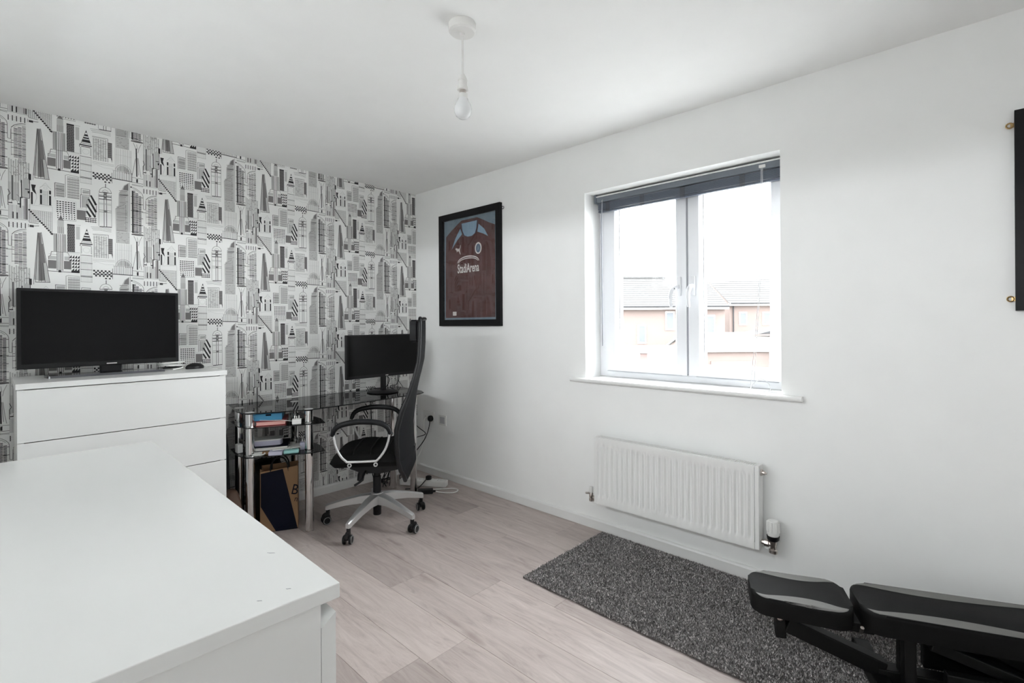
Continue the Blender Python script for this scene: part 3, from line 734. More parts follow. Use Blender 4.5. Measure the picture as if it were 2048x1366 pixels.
ls = obj('lockshield_valve', lathe(BM(), [(0.010, 0), (0.013, 0.003), (0.013, 0.016), (0.008, 0.020), (0.012, 0.026), (0.012, 0.048), (0.009, 0.052)], (1.868, -0.070, 0.190), 12), 'steel', rad, sm=True)
obj('lockshield_cap', lathe(BM(), [(0.011, 0), (0.012, 0.002), (0.0115, 0.032), (0.009, 0.035)], (1.868, -0.070, 0.243), 12), 'white', ls, sm=True)
obj('union_nut', lathe(BM(), [(0.010, 0), (0.013, 0.006), (0.013, 0.024), (0.009, 0.026)], (1.880, -0.070, 0.215), 8, 'X'), 'steel', ls)
obj('drain_spigot', tube(BM(), [(1.857, -0.075, 0.238), (1.842, -0.092, 0.240)], 0.006, 8), 'steel', ls)
obj('supply_pipe', tube(BM(), [(1.868, -0.070, 0.196), (1.880, -0.04, 0.190), (1.884, -0.001, 0.19)], 0.0075, 8), 'steel', ls, sm=True)

# ------------------------------------------------------------------ ceiling pendant
PX, PY = 2.177, -1.348
pend = thing('pendant_light', 'white ceiling pendant with bare frosted bulb on a short flex', 'ceiling light', (PX, PY, 2.04))
obj('ceiling_rose', lathe(BM(), [(0.050, -0.0005), (0.052, -0.004), (0.051, -0.030), (0.045, -0.036), (0.010, -0.037), (0.009, -0.046), (0.004, -0.048)], (PX, PY, RH), 32), 'lampw', pend, sm=True)
obj('flex', tube(BM(), [(PX, PY, RH - 0.046), (PX + 0.001, PY, 2.30), (PX, PY, 2.195)], 0.0042, 8), 'lampw', pend, sm=True)
obj('lamp_holder', lathe(BM(), [(0.005, 2.212), (0.010, 2.204), (0.016, 2.192), (0.0185, 2.186), (0.0165, 2.184), (0.0165, 2.166), (0.020, 2.160), (0.0205, 2.150), (0.018, 2.149)], (PX, PY, 0), 20), 'lampw', pend, sm=True)
bu = obj('bulb', lathe(BM(), [(0.004, 2.042), (0.016, 2.044), (0.027, 2.054), (0.0325, 2.068), (0.033, 2.080), (0.029, 2.096), (0.021, 2.110), (0.0185, 2.118)], (PX, PY, 0), 24), 'bulb', pend, sm=True)
obj('bulb_base', lathe(BM(), [(0.0188, 2.1182), (0.0188, 2.134), (0.014, 2.136)], (PX, PY, 0), 20), 'white', bu, sm=True)
obj('bayonet_cap', lathe(BM(), [(0.0125, 2.1362), (0.0125, 2.1488)], (PX, PY, 0), 16), 'steel', bu, sm=True)

# ------------------------------------------------------------------ chests of drawers


def drawer_front(b, fn, w0, w1, z0, z1, d0, d1, drop=0.012):
    """profile in (depth, z): the top slopes down towards the inside as a finger pull"""
    prism(b, [(d0, z0), (d1, z0), (d1, z1), (d0, z1 - drop)], fn, w0, w1)
    return b


# tall chest against the wallpapered wall
CX0, CX1, CY0, CY1, CZ = 0.030, 0.500, -2.497, -1.652, 1.017
tc = thing('tall_chest', 'tall white four-drawer chest with the television on top', 'chest', ((CX0 + CX1) / 2, (CY0 + CY1) / 2, 0))
obj('top_panel', box(BM(), CX0, CY0, CZ - 0.026, CX1, CY1, CZ, 0.002), 'chest', tc)
b = BM(); box(b, CX0 + 0.004, CY0 + 0.006, 0.0, CX1 - 0.030, CY0 + 0.028, CZ - 0.0262, 0.001); obj('side_panel', b, 'chest', tc)
b = BM(); box(b, CX0 + 0.004, CY1 - 0.030, 0.0, CX1 - 0.030, CY1 - 0.008, CZ - 0.0262, 0.001); obj('side_panel', b, 'chest', tc)
obj('back_panel', box(BM(), CX0 + 0.006, CY0 + 0.0285, 0.06, CX0 + 0.012, CY1 - 0.0305, CZ - 0.027), 'chest', tc)
obj('plinth', box(BM(), CX1 - 0.075, CY0 + 0.0285, 0.0, CX1 - 0.055, CY1 - 0.0305, 0.05), 'chest', tc)
for k in range(4):
    z1 = (0.987, 0.750, 0.514, 0.278)[k]; z0 = (0.7535, 0.5175, 0.2815, 0.046)[k]
    b = BM(); drawer_front(b, lambda u, v, h: Vector((u, h, v)), CY0 + 0.005, CY1 - 0.007, z0, z1, CX1 - 0.0295, CX1 - 0.006)
    d = obj('drawer', b, 'chest', tc)
    obj('drawer_box', box(BM(), CX0 + 0.03, CY0 + 0.035, z0 + 0.02, CX1 - 0.0297, CY1 - 0.037, z1 - 0.07), 'chest', d)

# low chest in the foreground (1.64 m wide), turned a touch
NX0, NX1, NY0, NY1, NZ = 1.065, 2.712, -2.600, -2.120, 0.790
RC = Matrix.Translation((1.888, -2.36, 0)) @ Matrix.Rotation(math.radians(-0.7), 4, 'Z') @ Matrix.Translation((-1.888, 2.36, 0))
lc = thing('low_chest', 'wide low white six-drawer chest with an empty top', 'chest', (1.888, -2.36, 0))


def lobj(name, b, m, parent): b.transform(RC); return obj(name, b, m, parent)


lobj('top_panel', box(BM(), NX0, NY0, NZ - 0.028, NX1, NY1, NZ, 0.0018), 'chest', lc)
for x in (NX0 + 0.008, NX1 - 0.034): lobj('side_panel', box(BM(), x, NY0 + 0.004, 0, x + 0.024, NY1 - 0.032, NZ - 0.0282, 0.001), 'chest', lc)
lobj('centre_panel', box(BM(), 1.878, NY0 + 0.02, 0.03, 1.898, NY1 - 0.034, NZ - 0.0285), 'chest', lc)
lobj('back_panel', box(BM(), NX0 + 0.033, NY0 + 0.008, 0.05, NX1 - 0.035, NY0 + 0.014, NZ - 0.029), 'chest', lc)
lobj('plinth', box(BM(), NX0 + 0.033, NY1 - 0.075, 0.0, NX1 - 0.035, NY1 - 0.055, 0.05), 'chest', lc)
for cx0, cx1 in ((NX0 + 0.007, 1.886), (1.890, NX1 - 0.009)):
    for z0, z1 in ((0.508, 0.734), (0.274, 0.500), (0.040, 0.266)):
        b = BM(); drawer_front(b, lambda u, v, h: Vector((h, u, v)), cx0, cx1, z0, z1, NY1 - 0.0315, NY1 - 0.004, 0.020)
        d = lobj('drawer', b, 'chest', lc)
        lobj('drawer_box', box(BM(), cx0 + 0.04, NY0 + 0.03, z0 + 0.02, cx1 - 0.04, NY1 - 0.0317, z1 - 0.07), 'chest', d)
for (x, y, r_) in ((2.493, -2.164, 0.006), (2.665, -2.196, 0.003), (2.668, -2.247, 0.003)):
    b = BM(); prism(b, [(-r_, -0.001), (0, -0.002), (r_ * 1.2, 0.001), (r_ * 0.5, 0.0025), (-r_ * 0.6, 0.0015)], lambda u, v, h: Vector((x + u, y + v + u * 0.7, NZ + h)), 0.0001, 0.0005)
    lobj('surface_chip', b, 'plategrey', lc)

# ------------------------------------------------------------------ television
TVT = Matrix.Translation((0.235, -2.155, CZ)) @ Matrix.Rotation(math.radians(1.5), 4, 'Z')      # local +x faces the room
tvo = thing('television', 'black flat-screen television on a slim bar stand', 'television', (0.235, -2.155, CZ))


def tvb(name, b, m, parent, sm=False, **k): b.transform(TVT); return obj(name, b, m, parent, sm, **k)


tvb('housing', box(BM(), -0.030, -0.330, 0.048, 0.012, 0.330, 0.440, 0.004), 'blackp', tvo)
tvb('screen', box(BM(), 0.0121, -0.315, 0.072, 0.0128, 0.315, 0.427), 'screen', tvo)
tvb('brand_mark', box(BM(), 0.0121, 0.005, 0.056, 0.0126, 0.048, 0.0605), 'print', tvo)
tvb('stand_neck', box(BM(), -0.028, -0.020, 0.010, 0.000, 0.075, 0.060, 0.006), 'blackp', tvo)
b = BM(); prism(b, smooth_poly([(-0.06, -0.215), (0.055, -0.222), (0.062, -0.20), (0.066, 0.0), (0.062, 0.225), (0.055, 0.245), (-0.06, 0.238), (-0.07, 0.0)], 4), lambda u, v, h: Vector((u, v, h)), 0.0005, 0.012)
tvb('stand_base', b, 'tvstand', tvo)

# small things on the tall chest
pts = [(0.20 + 0.045 * math.cos(a) * (1 + 0.15 * math.sin(2.3 * a)), -1.855 + 0.062 * math.sin(a) * (1 + 0.1 * math.cos(1.7 * a)), CZ + 0.0045 + 0.0016 * a + 0.018 * abs(math.sin(a * 0.37))) for a in [k * 0.35 for k in range(52)]]
obj('white_cable_coil', tube(BM(), spline(pts, 2), 0.004, 8), 'white', sm=True, label='loosely coiled white cable on the tall chest beside the television', cat='cable')
b = BM(); tube(b, [(0.075, -1.78, CZ + 0.006), (0.115, -1.90, CZ + 0.006)], 0.0055, 8)
sty = obj('pen', b, 'blackp', sm=True, label='thin black pen lying behind the coiled white cable', cat='pen')
obj('pen_tip', tube(BM(), [(0.075, -1.78, CZ + 0.006), (0.068, -1.759, CZ + 0.005)], [0.005, 0.001], 8), 'blackp', sty, sm=True)
ms = BM(); bmesh.ops.create_uvsphere(ms, u_segments=20, v_segments=12, radius=1.0)
for v_ in ms.verts:
    v_.co.z = max(v_.co.z, -0.25); v_.co = Vector((v_.co.x * 0.030, v_.co.y * 0.052, (v_.co.z + 0.25) * 0.027))
ms.transform(Matrix.Translation((0.225, -1.742, CZ + 0.0005)) @ Matrix.Rotation(0.3, 4, 'Z'))
mo = obj('computer_mouse', ms, 'blackp', sm=True, label='black computer mouse on the tall chest', cat='mouse')
obj('scroll_wheel', lathe(BM(), [(0.006, -0.003), (0.006, 0.003)], (0.222, -1.714, CZ + 0.0285), 12, 'X'), 'rubber', mo)

# ------------------------------------------------------------------ glass desk
DZ = 0.750
desk = thing('glass_desk', 'black glass computer desk on chrome tube legs with side shelves', 'desk', (0.32, -0.9, 0))
outline = [(0.020, -1.497), (0.330, -1.550), (0.425, -1.540), (0.470, -1.480), (0.560, -1.290), (0.590, -1.180), (0.585, -1.00), (0.570, -0.75), (0.550, -0.50), (0.535, -0.36), (0.500, -0.300), (0.42, -0.260), (0.28, -0.238), (0.10, -0.225), (0.020, -0.225)]


def plate(name, pts, z1, th, parent, m='dglass'):
    b = BM(); prism(b, pts, lambda u, v, h: Vector((u, v, h)), z1 - th, z1); o = obj(name, b, m, parent)
    return o


top = plate('glass_top', outline, DZ, 0.006, desk)
b = BM(); tube(b, [(u, v, DZ - 0.003) for u, v in outline], 0.0034, 6, closed=True); obj('polished_edge', b, 'blackp', top)
TUBES = [(0.430, -1.512), (0.575, -1.221), (0.200, -1.497), (0.200, -1.150), (0.276, -0.424), (0.487, -0.385)]
SH = (0.668, 0.494)
for i, (x, y) in enumerate(TUBES):
    lg = obj('leg', lathe(BM(), [(0.024, 0.006), (0.025, 0.008), (0.025, DZ - 0.0075)], (x, y, 0), 24), 'chrome', desk, sm=True)
    obj('foot_cap', lathe(BM(), [(0.022, 0.0003), (0.0235, 0.001), (0.0235, 0.0058)], (x, y, 0), 20), 'steel', lg)
    obj('top_disc', lathe(BM(), [(0.026, DZ + 0.0003), (0.026, DZ + 0.002), (0.024, DZ + 0.003)], (x, y, 0), 20), 'alu', lg)
    if i < 4:
        for z in SH:
            obj('shelf_collar', lathe(BM(), [(0.0252, z - 0.010), (0.0272, z - 0.009), (0.0272, z + 0.003), (0.0252, z + 0.004)], (x, y, 0), 20), 'chrome', lg)
            obj('collar_ring', lathe(BM(), [(0.0274, z - 0.0065), (0.0282, z - 0.006), (0.0282, z - 0.001), (0.0274, z - 0.0005)], (x, y, 0), 20), 'blackp', lg)
for z in SH:
    sh = plate('shelf', [(0.165, -1.535), (0.360, -1.560), (0.470, -1.545), (0.630, -1.235), (0.640, -1.150), (0.500, -1.110), (0.165, -1.100)], z, 0.005, desk)
    b = BM(); tube(b, [(0.165, -1.535, z - 0.0025), (0.360, -1.560, z - 0.0025), (0.470, -1.545, z - 0.0025), (0.630, -1.235, z - 0.0025), (0.640, -1.150, z - 0.0025), (0.500, -1.110, z - 0.0025), (0.165, -1.100, z - 0.0025)], 0.0028, 6, closed=True)
    obj('polished_edge', b, 'blackp', sh)

# ------------------------------------------------------------------ monitor on the desk
MOT = Matrix.Translation((0.255, -0.500, DZ)) @ Matrix.Rotation(math.radians(3.0), 4, 'Z')
mon = thing('computer_monitor', 'black computer monitor with round foot on the glass desk', 'monitor', (0.255, -0.500, DZ))


def mb(name, b, m, parent, sm=False): b.transform(MOT); return obj(name, b, m, parent, sm)


mb('housing', box(BM(), 0.020, -0.335, 0.125, 0.055, 0.300, 0.443, 0.004), 'blackp', mon)
mb('screen', box(BM(), 0.0551, -0.325, 0.148, 0.0556, 0.290, 0.434), 'screen2', mon)
mb('brand_mark', box(BM(), 0.0551, -0.012, 0.132, 0.0556, 0.012, 0.138), 'print', mon)
mb('stand_neck', box(BM(), -0.005, -0.020, 0.012, 0.0195, 0.020, 0.20, 0.005), 'blackp', mon)
b = BM(); lathe(b, [(0.118, 0.0035), (0.118, 0.007), (0.108, 0.012), (0.05, 0.016), (0.02, 0.018)], (0, 0, 0), 36)
mb('stand_foot', b, 'blackp', mon, True)
obj('video_cable', tube(BM(), spline([(0.250, -0.455, DZ + 0.115), (0.235, -0.43, DZ + 0.09), (0.20, -0.435, DZ + 0.03), (0.12, -0.46, DZ + 0.010), (0.03, -0.46, DZ + 0.008), (0.0125, -0.46, DZ - 0.03), (0.011, -0.455, 0.45), (0.012, -0.45, 0.12), (0.021, -0.45, 0.05), (0.022, -0.43, 0.0065), (0.03, -0.40, 0.0055)], 5), 0.0035, 6), 'blackp', sm=True,
    label='black cable curving from behind the monitor stand over the desk back edge', cat='cable')
obj('monitor_lead', tube(BM(), spline([(0.262, -0.36, DZ + 0.118), (0.20, -0.32, DZ + 0.07), (0.10, -0.285, DZ + 0.02), (0.03, -0.28, DZ + 0.008), (0.0115, -0.28, DZ - 0.03), (0.011, -0.285, 0.40), (0.012, -0.29, 0.12), (0.021, -0.29, 0.05), (0.022, -0.28, 0.0055)], 5), 0.003, 6), 'blackp', sm=True,
    label='thin black lead sloping from the monitor right side to the wall', cat='cable')

# ------------------------------------------------------------------ things on the desk shelves


def slab(name, c, dims, rot, m, label, cat, bev=0.002, group=None):
    T = Matrix.Translation((c[0], c[1], c[2] + dims[2] / 2)) @ Matrix.Rotation(rot, 4, 'Z')
    return obj(name, boxT(T, dims, bev), m, label=label, cat=cat, group=group), T


def book(name, c, dims, rot, cover, pages, label, cat='book'):
    T = Matrix.Translation((c[0], c[1], c[2])) @ Matrix.Rotation(rot, 4, 'Z')
    t = thing(name, label, cat, (c[0], c[1], c[2])); w, l, h = dims; k = 0.0025
    for z in (0, h - k):
        b = BM(); box(b, -w / 2, -l / 2, z, w / 2, l / 2, z + k); b.transform(T); obj('cover', b, cover, t)
    b = BM(); box(b, -w / 2 - k, -l / 2, 0, -w / 2 - 0.0002, l / 2, h); b.transform(T); obj('spine', b, cover, t)
    b = BM(); box(b, -w / 2 + 0.001, -l / 2 + 0.004, k + 0.0002, w / 2 - 0.004, l / 2 - 0.004, h - k - 0.0002); b.transform(T); obj('page_block', b, pages, t)
    return t


UZ, LZ = SH[0] + 0.0005, SH[1] + 0.0005
RO = math.radians(-26)
book('red_book', (0.40, -1.37, UZ), (0.21, 0.165, 0.026), RO, 'red', 'page', 'red hardback book with pink page edges on the upper desk shelf')
bb, T = slab('blue_box', (0.385, -1.38, UZ + 0.0265), (0.17, 0.150, 0.040), RO, 'blue', 'bright blue card box lying on the red book', 'box', 0.0015)
b = boxT(T @ Matrix.Translation((0.0852, 0.0, 0.012)), (0.0005, 0.03, 0.010)); obj('thumb_notch', b, 'navy', bb)


def plug(name, c, rot, m, label, dims=(0.044, 0.052, 0.030)):
    t = thing(name, label, 'plug', c); T = Matrix.Translation(c) @ Matrix.Rotation(rot, 4, 'Z')
    b = BM(); box(b, -dims[0] / 2, -dims[1] / 2, 0, dims[0] / 2, dims[1] / 2, dims[2], 0.004); b.transform(T); obj('body', b, m, t)
    for (x, y, w) in ((-0.006, -0.012, 0.0065), (-0.006, 0.012, 0.0065), (0.010, 0.0, 0.0045)):
        b = BM(); box(b, x - 0.004, y - w / 2 * 1.0, dims[2] + 0.0001, x + 0.0, y + w / 2, dims[2] + 0.019, 0.0008); b.transform(T); obj('pin', b, 'white', t)
    return t


plug('white_charger_plug', (0.562, -1.290, UZ), RO, 'white', 'white three-pin charger plug standing pins up on the upper shelf')
obj('charger_cable', tube(BM(), spline([(0.555, -1.318, UZ + 0.02), (0.53, -1.36, UZ + 0.028), (0.50, -1.40, UZ + 0.0285), (0.44, -1.46, UZ + 0.030)], 5), 0.0018, 6), 'white', sm=True, label='thin white charger cable crossing the red book', cat='cable')
book('navy_notebook', (0.365, -1.355, LZ + 0.0135), (0.21, 0.185, 0.024), RO, 'navy', 'wpage', 'navy notebook with white page edges on the lower desk shelf')
slab('paper_stack', (0.375, -1.345, LZ), (0.23, 0.20, 0.0128), RO - 0.06, 'wpage', 'stack of white papers under the navy notebook', 'papers', 0.0008)
# rounded clear case on top of the notebook
b = BM(); prism(b, smooth_poly([(-0.085, -0.030), (-0.06, -0.055), (0.0, -0.062), (0.06, -0.055), (0.085, -0.030), (0.085, 0.03), (0.06, 0.05), (-0.06, 0.05), (-0.085, 0.03)], 3), lambda u, v, h: Vector((v, u, h)), 0, 0.030)
T = Matrix.Translation((0.365, -1.39, LZ + 0.038)) @ Matrix.Rotation(RO, 4, 'Z'); b.transform(T)
cc = obj('clear_case', b, 'lav', label='rounded pale plastic case on the navy notebook', cat='case')
b = BM(); prism(b, smooth_poly([(-0.087, -0.032), (-0.06, -0.057), (0.0, -0.064), (0.06, -0.057), (0.087, -0.032), (0.087, 0.03), (0.06, 0.052), (-0.06, 0.052), (-0.087, 0.03)], 3), lambda u, v, h: Vector((v, u, h)), 0.0302, 0.036)
b.transform(T); obj('lid', b, 'white', cc)
slab('mint_pouch', (0.548, -1.318, LZ), (0.05, 0.085, 0.020), RO, 'mint', 'mint green pouch at the front edge of the lower shelf', 'pouch', 0.006)
slab('lavender_packet', (0.515, -1.395, LZ), (0.06, 0.075, 0.022), RO - 0.1, 'lav', 'pale lavender packet beside the mint pouch', 'packet', 0.003)
slab('white_envelope', (0.47, -1.315, LZ + 0.0225), (0.11, 0.16, 0.003), RO + 0.15, 'wpage', 'white envelope lying above the lavender packet', 'envelope', 0.0004)
slab('tan_tag', (0.470, -1.425, LZ), (0.025, 0.06, 0.016), RO, 'kraft', 'small tan card box between papers and lavender packet', 'box', 0.001)
plug('lavender_adapter', (0.512, -1.222, LZ), RO, 'lav', 'pale plug-in adapter on the lower shelf beside the chrome leg', (0.05, 0.05, 0.045))
slab('white_box', (0.300, -1.530, LZ), (0.045, 0.030, 0.052), 0, 'white', 'small white box behind the left chrome leg on the lower shelf', 'box', 0.003)
ck = [(0.462 + 0.022 * math.cos(a) + 0.002 * a, -1.478 + 0.034 * math.sin(a), LZ + 0.0034 + 0.0010 * a) for a in [k * 0.5 for k in range(26)]]
obj('white_cable_bundle', tube(BM(), spline(ck, 2), 0.0028, 6), 'white', sm=True, label='bundled white cable at the front of the lower shelf', cat='cable')

# ------------------------------------------------------------------ bags beneath the desk
bag = thing('paper_carrier_bag', 'brown and navy paper carrier bag under the desk shelves', 'bag', (0.40, -1.34, 0))
BT = Matrix.Translation((0.392, -1.325, 0)) @ Matrix.Rotation(math.radians(64), 4, 'Z')     # local +y faces away from camera
BTi = BT
hw, hd_, hh = 0.105, 0.055, 0.39


def bagp(name, pts, m, parent, th=0.002):
    b = BM(); P = [Vector(p) for p in pts]; n = (P[1] - P[0]).cross(P[2] - P[0]).normalized() * th
    A = [b.verts.new(p) for p in P]; B = [b.verts.new(p - n) for p in P]
    b.faces.new(A); b.faces.new(B[::-1])
    for k in range(len(P)): b.faces.new((A[k], B[k], B[(k + 1) % len(P)], A[(k + 1) % len(P)]))
    b.transform(BTi); return obj(name, b, m, parent)


bagp('front_face', [(-hw, -hd_, 0.001), (hw, -hd_, 0.001), (hw, -hd_ + 0.012, hh), (-hw, -hd_ + 0.012, hh - 0.02)], 'kraft', bag)
bagp('back_face', [(hw, hd_, 0.001), (-hw, hd_, 0.001), (-hw, hd_ - 0.012, hh), (hw, hd_ - 0.012, hh + 0.01)], 'kraft', bag)
for s in (-1, 1):
    bagp('gusset', [(s * hw, -hd_, 0.001), (s * hw, hd_, 0.001), (s * hw, hd_ - 0.012, hh), (s * (hw - 0.02), 0, hh - 0.03), (s * hw, -hd_ + 0.012, hh)], 'kraft', bag)
bagp('base', [(-hw, -hd_, 0.003), (-hw, hd_, 0.003), (hw, hd_, 0.003), (hw, -hd_, 0.003)], 'navy', bag)
fz = lambda x, z: (x, -hd_ + 0.012 * z / hh - 0.0012, z)
nb = bagp('navy_panel', [fz(-0.020, 0.002), fz(hw - 0.002, 0.002), fz(0.020, hh - 0.012), fz(-hw + 0.002, hh - 0.030), fz(-hw + 0.002, 0.16)], 'navy', bag, 0.0006)
for k, (s, x, z, sz) in enumerate((('B', 0.082, 0.215, 0.090), ('n', 0.092, 0.170, 0.05))):
    Tt = BTi @ Matrix.Translation((x, -hd_ + 0.012 * z / hh - 0.0014, z)) @ Matrix.Rotation(PI / 2, 4, 'X') @ Matrix.Rotation(math.radians(-14), 4, 'Z')
    text_obj('lettering', s, sz, Tt, 'navy', bag, 0.8)
for s, y in ((-1, -hd_ + 0.016), (1, hd_ - 0.016)):
    b = tube(BM(), spline([(-0.05, y, hh - 0.03), (-0.045, y, hh + 0.02), (-0.02, y * 0.8, hh + 0.055), (0.02, y * 0.8, hh + 0.055), (0.045, y, hh + 0.02), (0.05, y, hh - 0.03)], 5), 0.005, 8)
    b.transform(BTi); obj('handle', b, 'blackm', bag, sm=True)


def soft_bag(name, c, dims, rot, m, label, seed, strap):
    rn = random.Random(seed); b = BM()
    bmesh.ops.create_cube(b, size=1.0); bmesh.ops.subdivide_edges(b, edges=b.edges, cuts=6, use_grid_fill=True)
    for v_ in b.verts:
        x, y, z = v_.co * 2
        r_ = (abs(x) ** 5 + abs(y) ** 5 + abs(z) ** 5) ** 0.2 or 1
        sq = 1 - 0.22 * max(0, z) ** 2
        bul = 1 + 0.06 * math.sin(5 * x + seed) * math.cos(4 * z + 2 * y) + rn.uniform(-0.012, 0.012)
        v_.co = Vector((x / r_ * dims[0] / 2 * sq * bul, y / r_ * dims[1] / 2 * sq * bul, (z / r_ + 1) * dims[2] / 2))
    T = Matrix.Translation(c) @ Matrix.Rotation(rot, 4, 'Z'); b.transform(T)
    t = thing(name, label, 'bag', c); obj('body', b, m, t, sm=True)
    if strap:
        b = tube(BM(), spline([(-dims[0] * 0.3, 0, dims[2] * 0.9), (-dims[0] * 0.28, 0, dims[2] * 1.1), (0, 0, dims[2] * 1.2), (dims[0] * 0.28, 0, dims[2] * 1.1), (dims[0] * 0.3, 0, dims[2] * 0.9)], 5), 0.009, 8)
        b.transform(T); obj('strap', b, 'blackm', t, sm=True)
    b = BM(); tube(b, spline([(-dims[0] * 0.40, -dims[1] * 0.42, dims[2] * 0.80), (0, -dims[1] * 0.44, dims[2] * 0.84), (dims[0] * 0.40, -dims[1] * 0.42, dims[2] * 0.80)], 5), 0.004, 6)
    b.transform(T); obj('zip', b, 'blackp', t)
    return t


soft_bag('black_holdall', (0.175, -1.325, 0.001), (0.24, 0.22, 0.39), math.radians(70), 'bagblk', 'soft black bag behind the paper carrier bag', 4, True)
soft_bag('grey_backpack', (0.165, -1.606, 0.001), (0.26, 0.072, 0.66), 0, 'greybag', 'dark grey backpack wedged between tall chest and desk', 9, False)
soft_bag('brown_satchel', (0.375, -1.598, 0.001), (0.15, 0.085, 0.30), 0, 'brownbag', 'dark brown satchel standing behind the left front chrome leg', 12, False)

# ------------------------------------------------------------------ office chair
CC = Vector((0.772, -0.869, 0)); CF = Vector((-0.651, -0.758, 0)).normalized(); CL = Vector((-0.758, 0.651, 0)).normalized()


def ch(a, l, z): return CC + CF * a + CL * l + Vector((0, 0, z))


chair = thing('office_chair', 'black high-back swivel office chair with looped armrests', 'chair', CC)
b = BM(); lathe(b, [(0.030, 0.125), (0.040, 0.130), (0.043, 0.165), (0.036, 0.195), (0.030, 0.198)], CC, 24)
base = obj('hub', b, 'alu', chair, sm=True)
for k in range(5):
    a = math.radians(9.5 + 72 * k); d = Vector((math.cos(a), math.sin(a), 0)); s = Vector((-d.y, d.x, 0))
    b = BM(); secs = [(0.030, 0.028, 0.128, 0.192), (0.10, 0.024, 0.132, 0.184), (0.20, 0.019, 0.118, 0.160), (0.285, 0.015, 0.098, 0.134), (0.312, 0.014, 0.090, 0.126), (0.325, 0.011, 0.090, 0.120)]
    R_ = []
    for r_, w, z0, z1 in secs:
        c = CC + d * r_
        R_.append([b.verts.new(c + s * w * q + Vector((0, 0, z))) for q, z in ((-1, z0), (1, z0), (1, z1 - 0.006), (0.55, z1), (-0.55, z1), (-1, z1 - 0.006))])
    for A, B in zip(R_, R_[1:]):
        for q in range(6): b.faces.new((A[q], A[(q + 1) % 6], B[(q + 1) % 6], B[q]))
    b.faces.new(R_[0]); b.faces.new(R_[-1][::-1]); obj('base_arm', b, 'alu', chair, sm=True)
    p = CC + d * 0.312
    ct = obj('caster', lathe(BM(), [(0.008, 0.060), (0.012, 0.062), (0.012, 0.084), (0.008, 0.0895)], p, 12), 'blackp', chair)
    ca = math.radians(20 + 50 * k); wd = Vector((math.cos(ca), math.sin(ca), 0)); fwd = Vector((-wd.y, wd.x, 0)) * 0.012
    T = Matrix.Translation(p + fwd) @ Matrix.Rotation(ca, 4, 'Z')
    b = BM(); lathe(b, [(0.022, -0.011), (0.0245, -0.010), (0.0245, 0.010), (0.022, 0.011)], (0, 0, 0.046), 20, 'X'); b.transform(T); obj('hood', b, 'blackp', ct, sm=True)
    for sg in (-1, 1):
        b = BM(); lathe(b, [(0.022, sg * 0.0115), (0.0268, sg * 0.013), (0.0270, sg * 0.022), (0.023, sg * 0.026), (0.012, sg * 0.027)], (0, 0, 0.0272), 22, 'X'); b.transform(T); w_ = obj('wheel', b, 'blackp', ct, sm=True)
        b = BM(); lathe(b, [(0.0190, sg * 0.0262), (0.0232, sg * 0.0262), (0.0228, sg * 0.0276), (0.0194, sg * 0.0276)], (0, 0, 0.0272), 22, 'X', ring_=True); b.transform(T)
        obj('tread_ring', b, 'rubber', ct)
obj('gas_lift', lathe(BM(), [(0.024, 0.055), (0.025, 0.058), (0.025, 0.300), (0.020, 0.302), (0.020, 0.352)], CC, 24), 'blackp', chair, sm=True)
b = BM(); R_ = []
for a_, w, z0, z1 in ((-0.20, 0.10, 0.375, 0.412), (-0.05, 0.12, 0.350, 0.413), (0.07, 0.11, 0.350, 0.414), (0.15, 0.09, 0.375, 0.414)):
    R_.append([b.verts.new(ch(a_, q * w, z)) for q, z in ((-1, z0), (1, z0), (1, z1), (-1, z1))])
for A, B in zip(R_, R_[1:]):
    for q in range(4): b.faces.new((A[q], A[(q + 1) % 4], B[(q + 1) % 4], B[q]))
b.faces.new(R_[0]); b.faces.new(R_[-1][::-1])
obj('tilt_mechanism', b, 'blackp', chair)
kn = tube(BM(), [ch(0.085, -0.02, 0.352), ch(0.095, -0.02, 0.315), ch(0.10, -0.02, 0.280)], [0.020, 0.022, 0.020], 14); obj('tension_knob', kn, 'blackp', chair, sm=True)
obj('height_lever', tube(BM(), spline([ch(0.05, -0.10, 0.365), ch(0.055, -0.16, 0.350), ch(0.06, -0.19, 0.33), ch(0.10, -0.20, 0.305)], 4), 0.007, 8), 'blackp', chair, sm=True)
# seat cushion: rounded, waterfall front
b = BM(); NA, NL = 22, 20; grid = {}
for i in range(NA + 1):
    for j in range(NL + 1):
        u = -1 + 2 * i / NA; w = -1 + 2 * j / NL
        e = (abs(u) ** 6 + abs(w) ** 6) ** (1 / 6) or 1e-6; mxx = max(abs(u), abs(w)); sc = mxx / e
        uu, ww = u * sc, w * sc
        hgt = (1 - mxx ** 8)
        a_ = 0.025 + uu * 0.232; l_ = ww * 0.245 * (1 - 0.05 * uu)
        zc = 0.502 + 0.012 * abs(ww) ** 2 - 0.035 * max(0, uu - 0.35) ** 1.5 + 0.006 * math.sin(uu * 9) * (1 - abs(ww) ** 4)
        grid[i, j] = (a_, l_, 0.452 - 0.02 * max(0, uu) ** 3 + (zc - 0.452) * hgt ** 0.5, 0.452 - 0.02 * max(0, uu) ** 3 - (0.038 * hgt ** 0.35))
tv_ = {k: b.verts.new(ch(v_[0], v_[1], v_[2])) for k, v_ in grid.items()}; bv = {k: b.verts.new(ch(v_[0], v_[1], v_[3])) for k, v_ in grid.items()}
for i in range(NA):
    for j in range(NL):
        b.faces.new((tv_[i, j], tv_[i + 1, j], tv_[i + 1, j + 1], tv_[i, j + 1])); b.faces.new((bv[i, j], bv[i, j + 1], bv[i + 1, j + 1], bv[i + 1, j]))
bmesh.ops.remove_doubles(b, verts=b.verts, dist=0.0008)
seat = obj('seat', b, 'fabric', chair, sm=True)
for l_ in (-0.12, 0.0, 0.12):
    pass
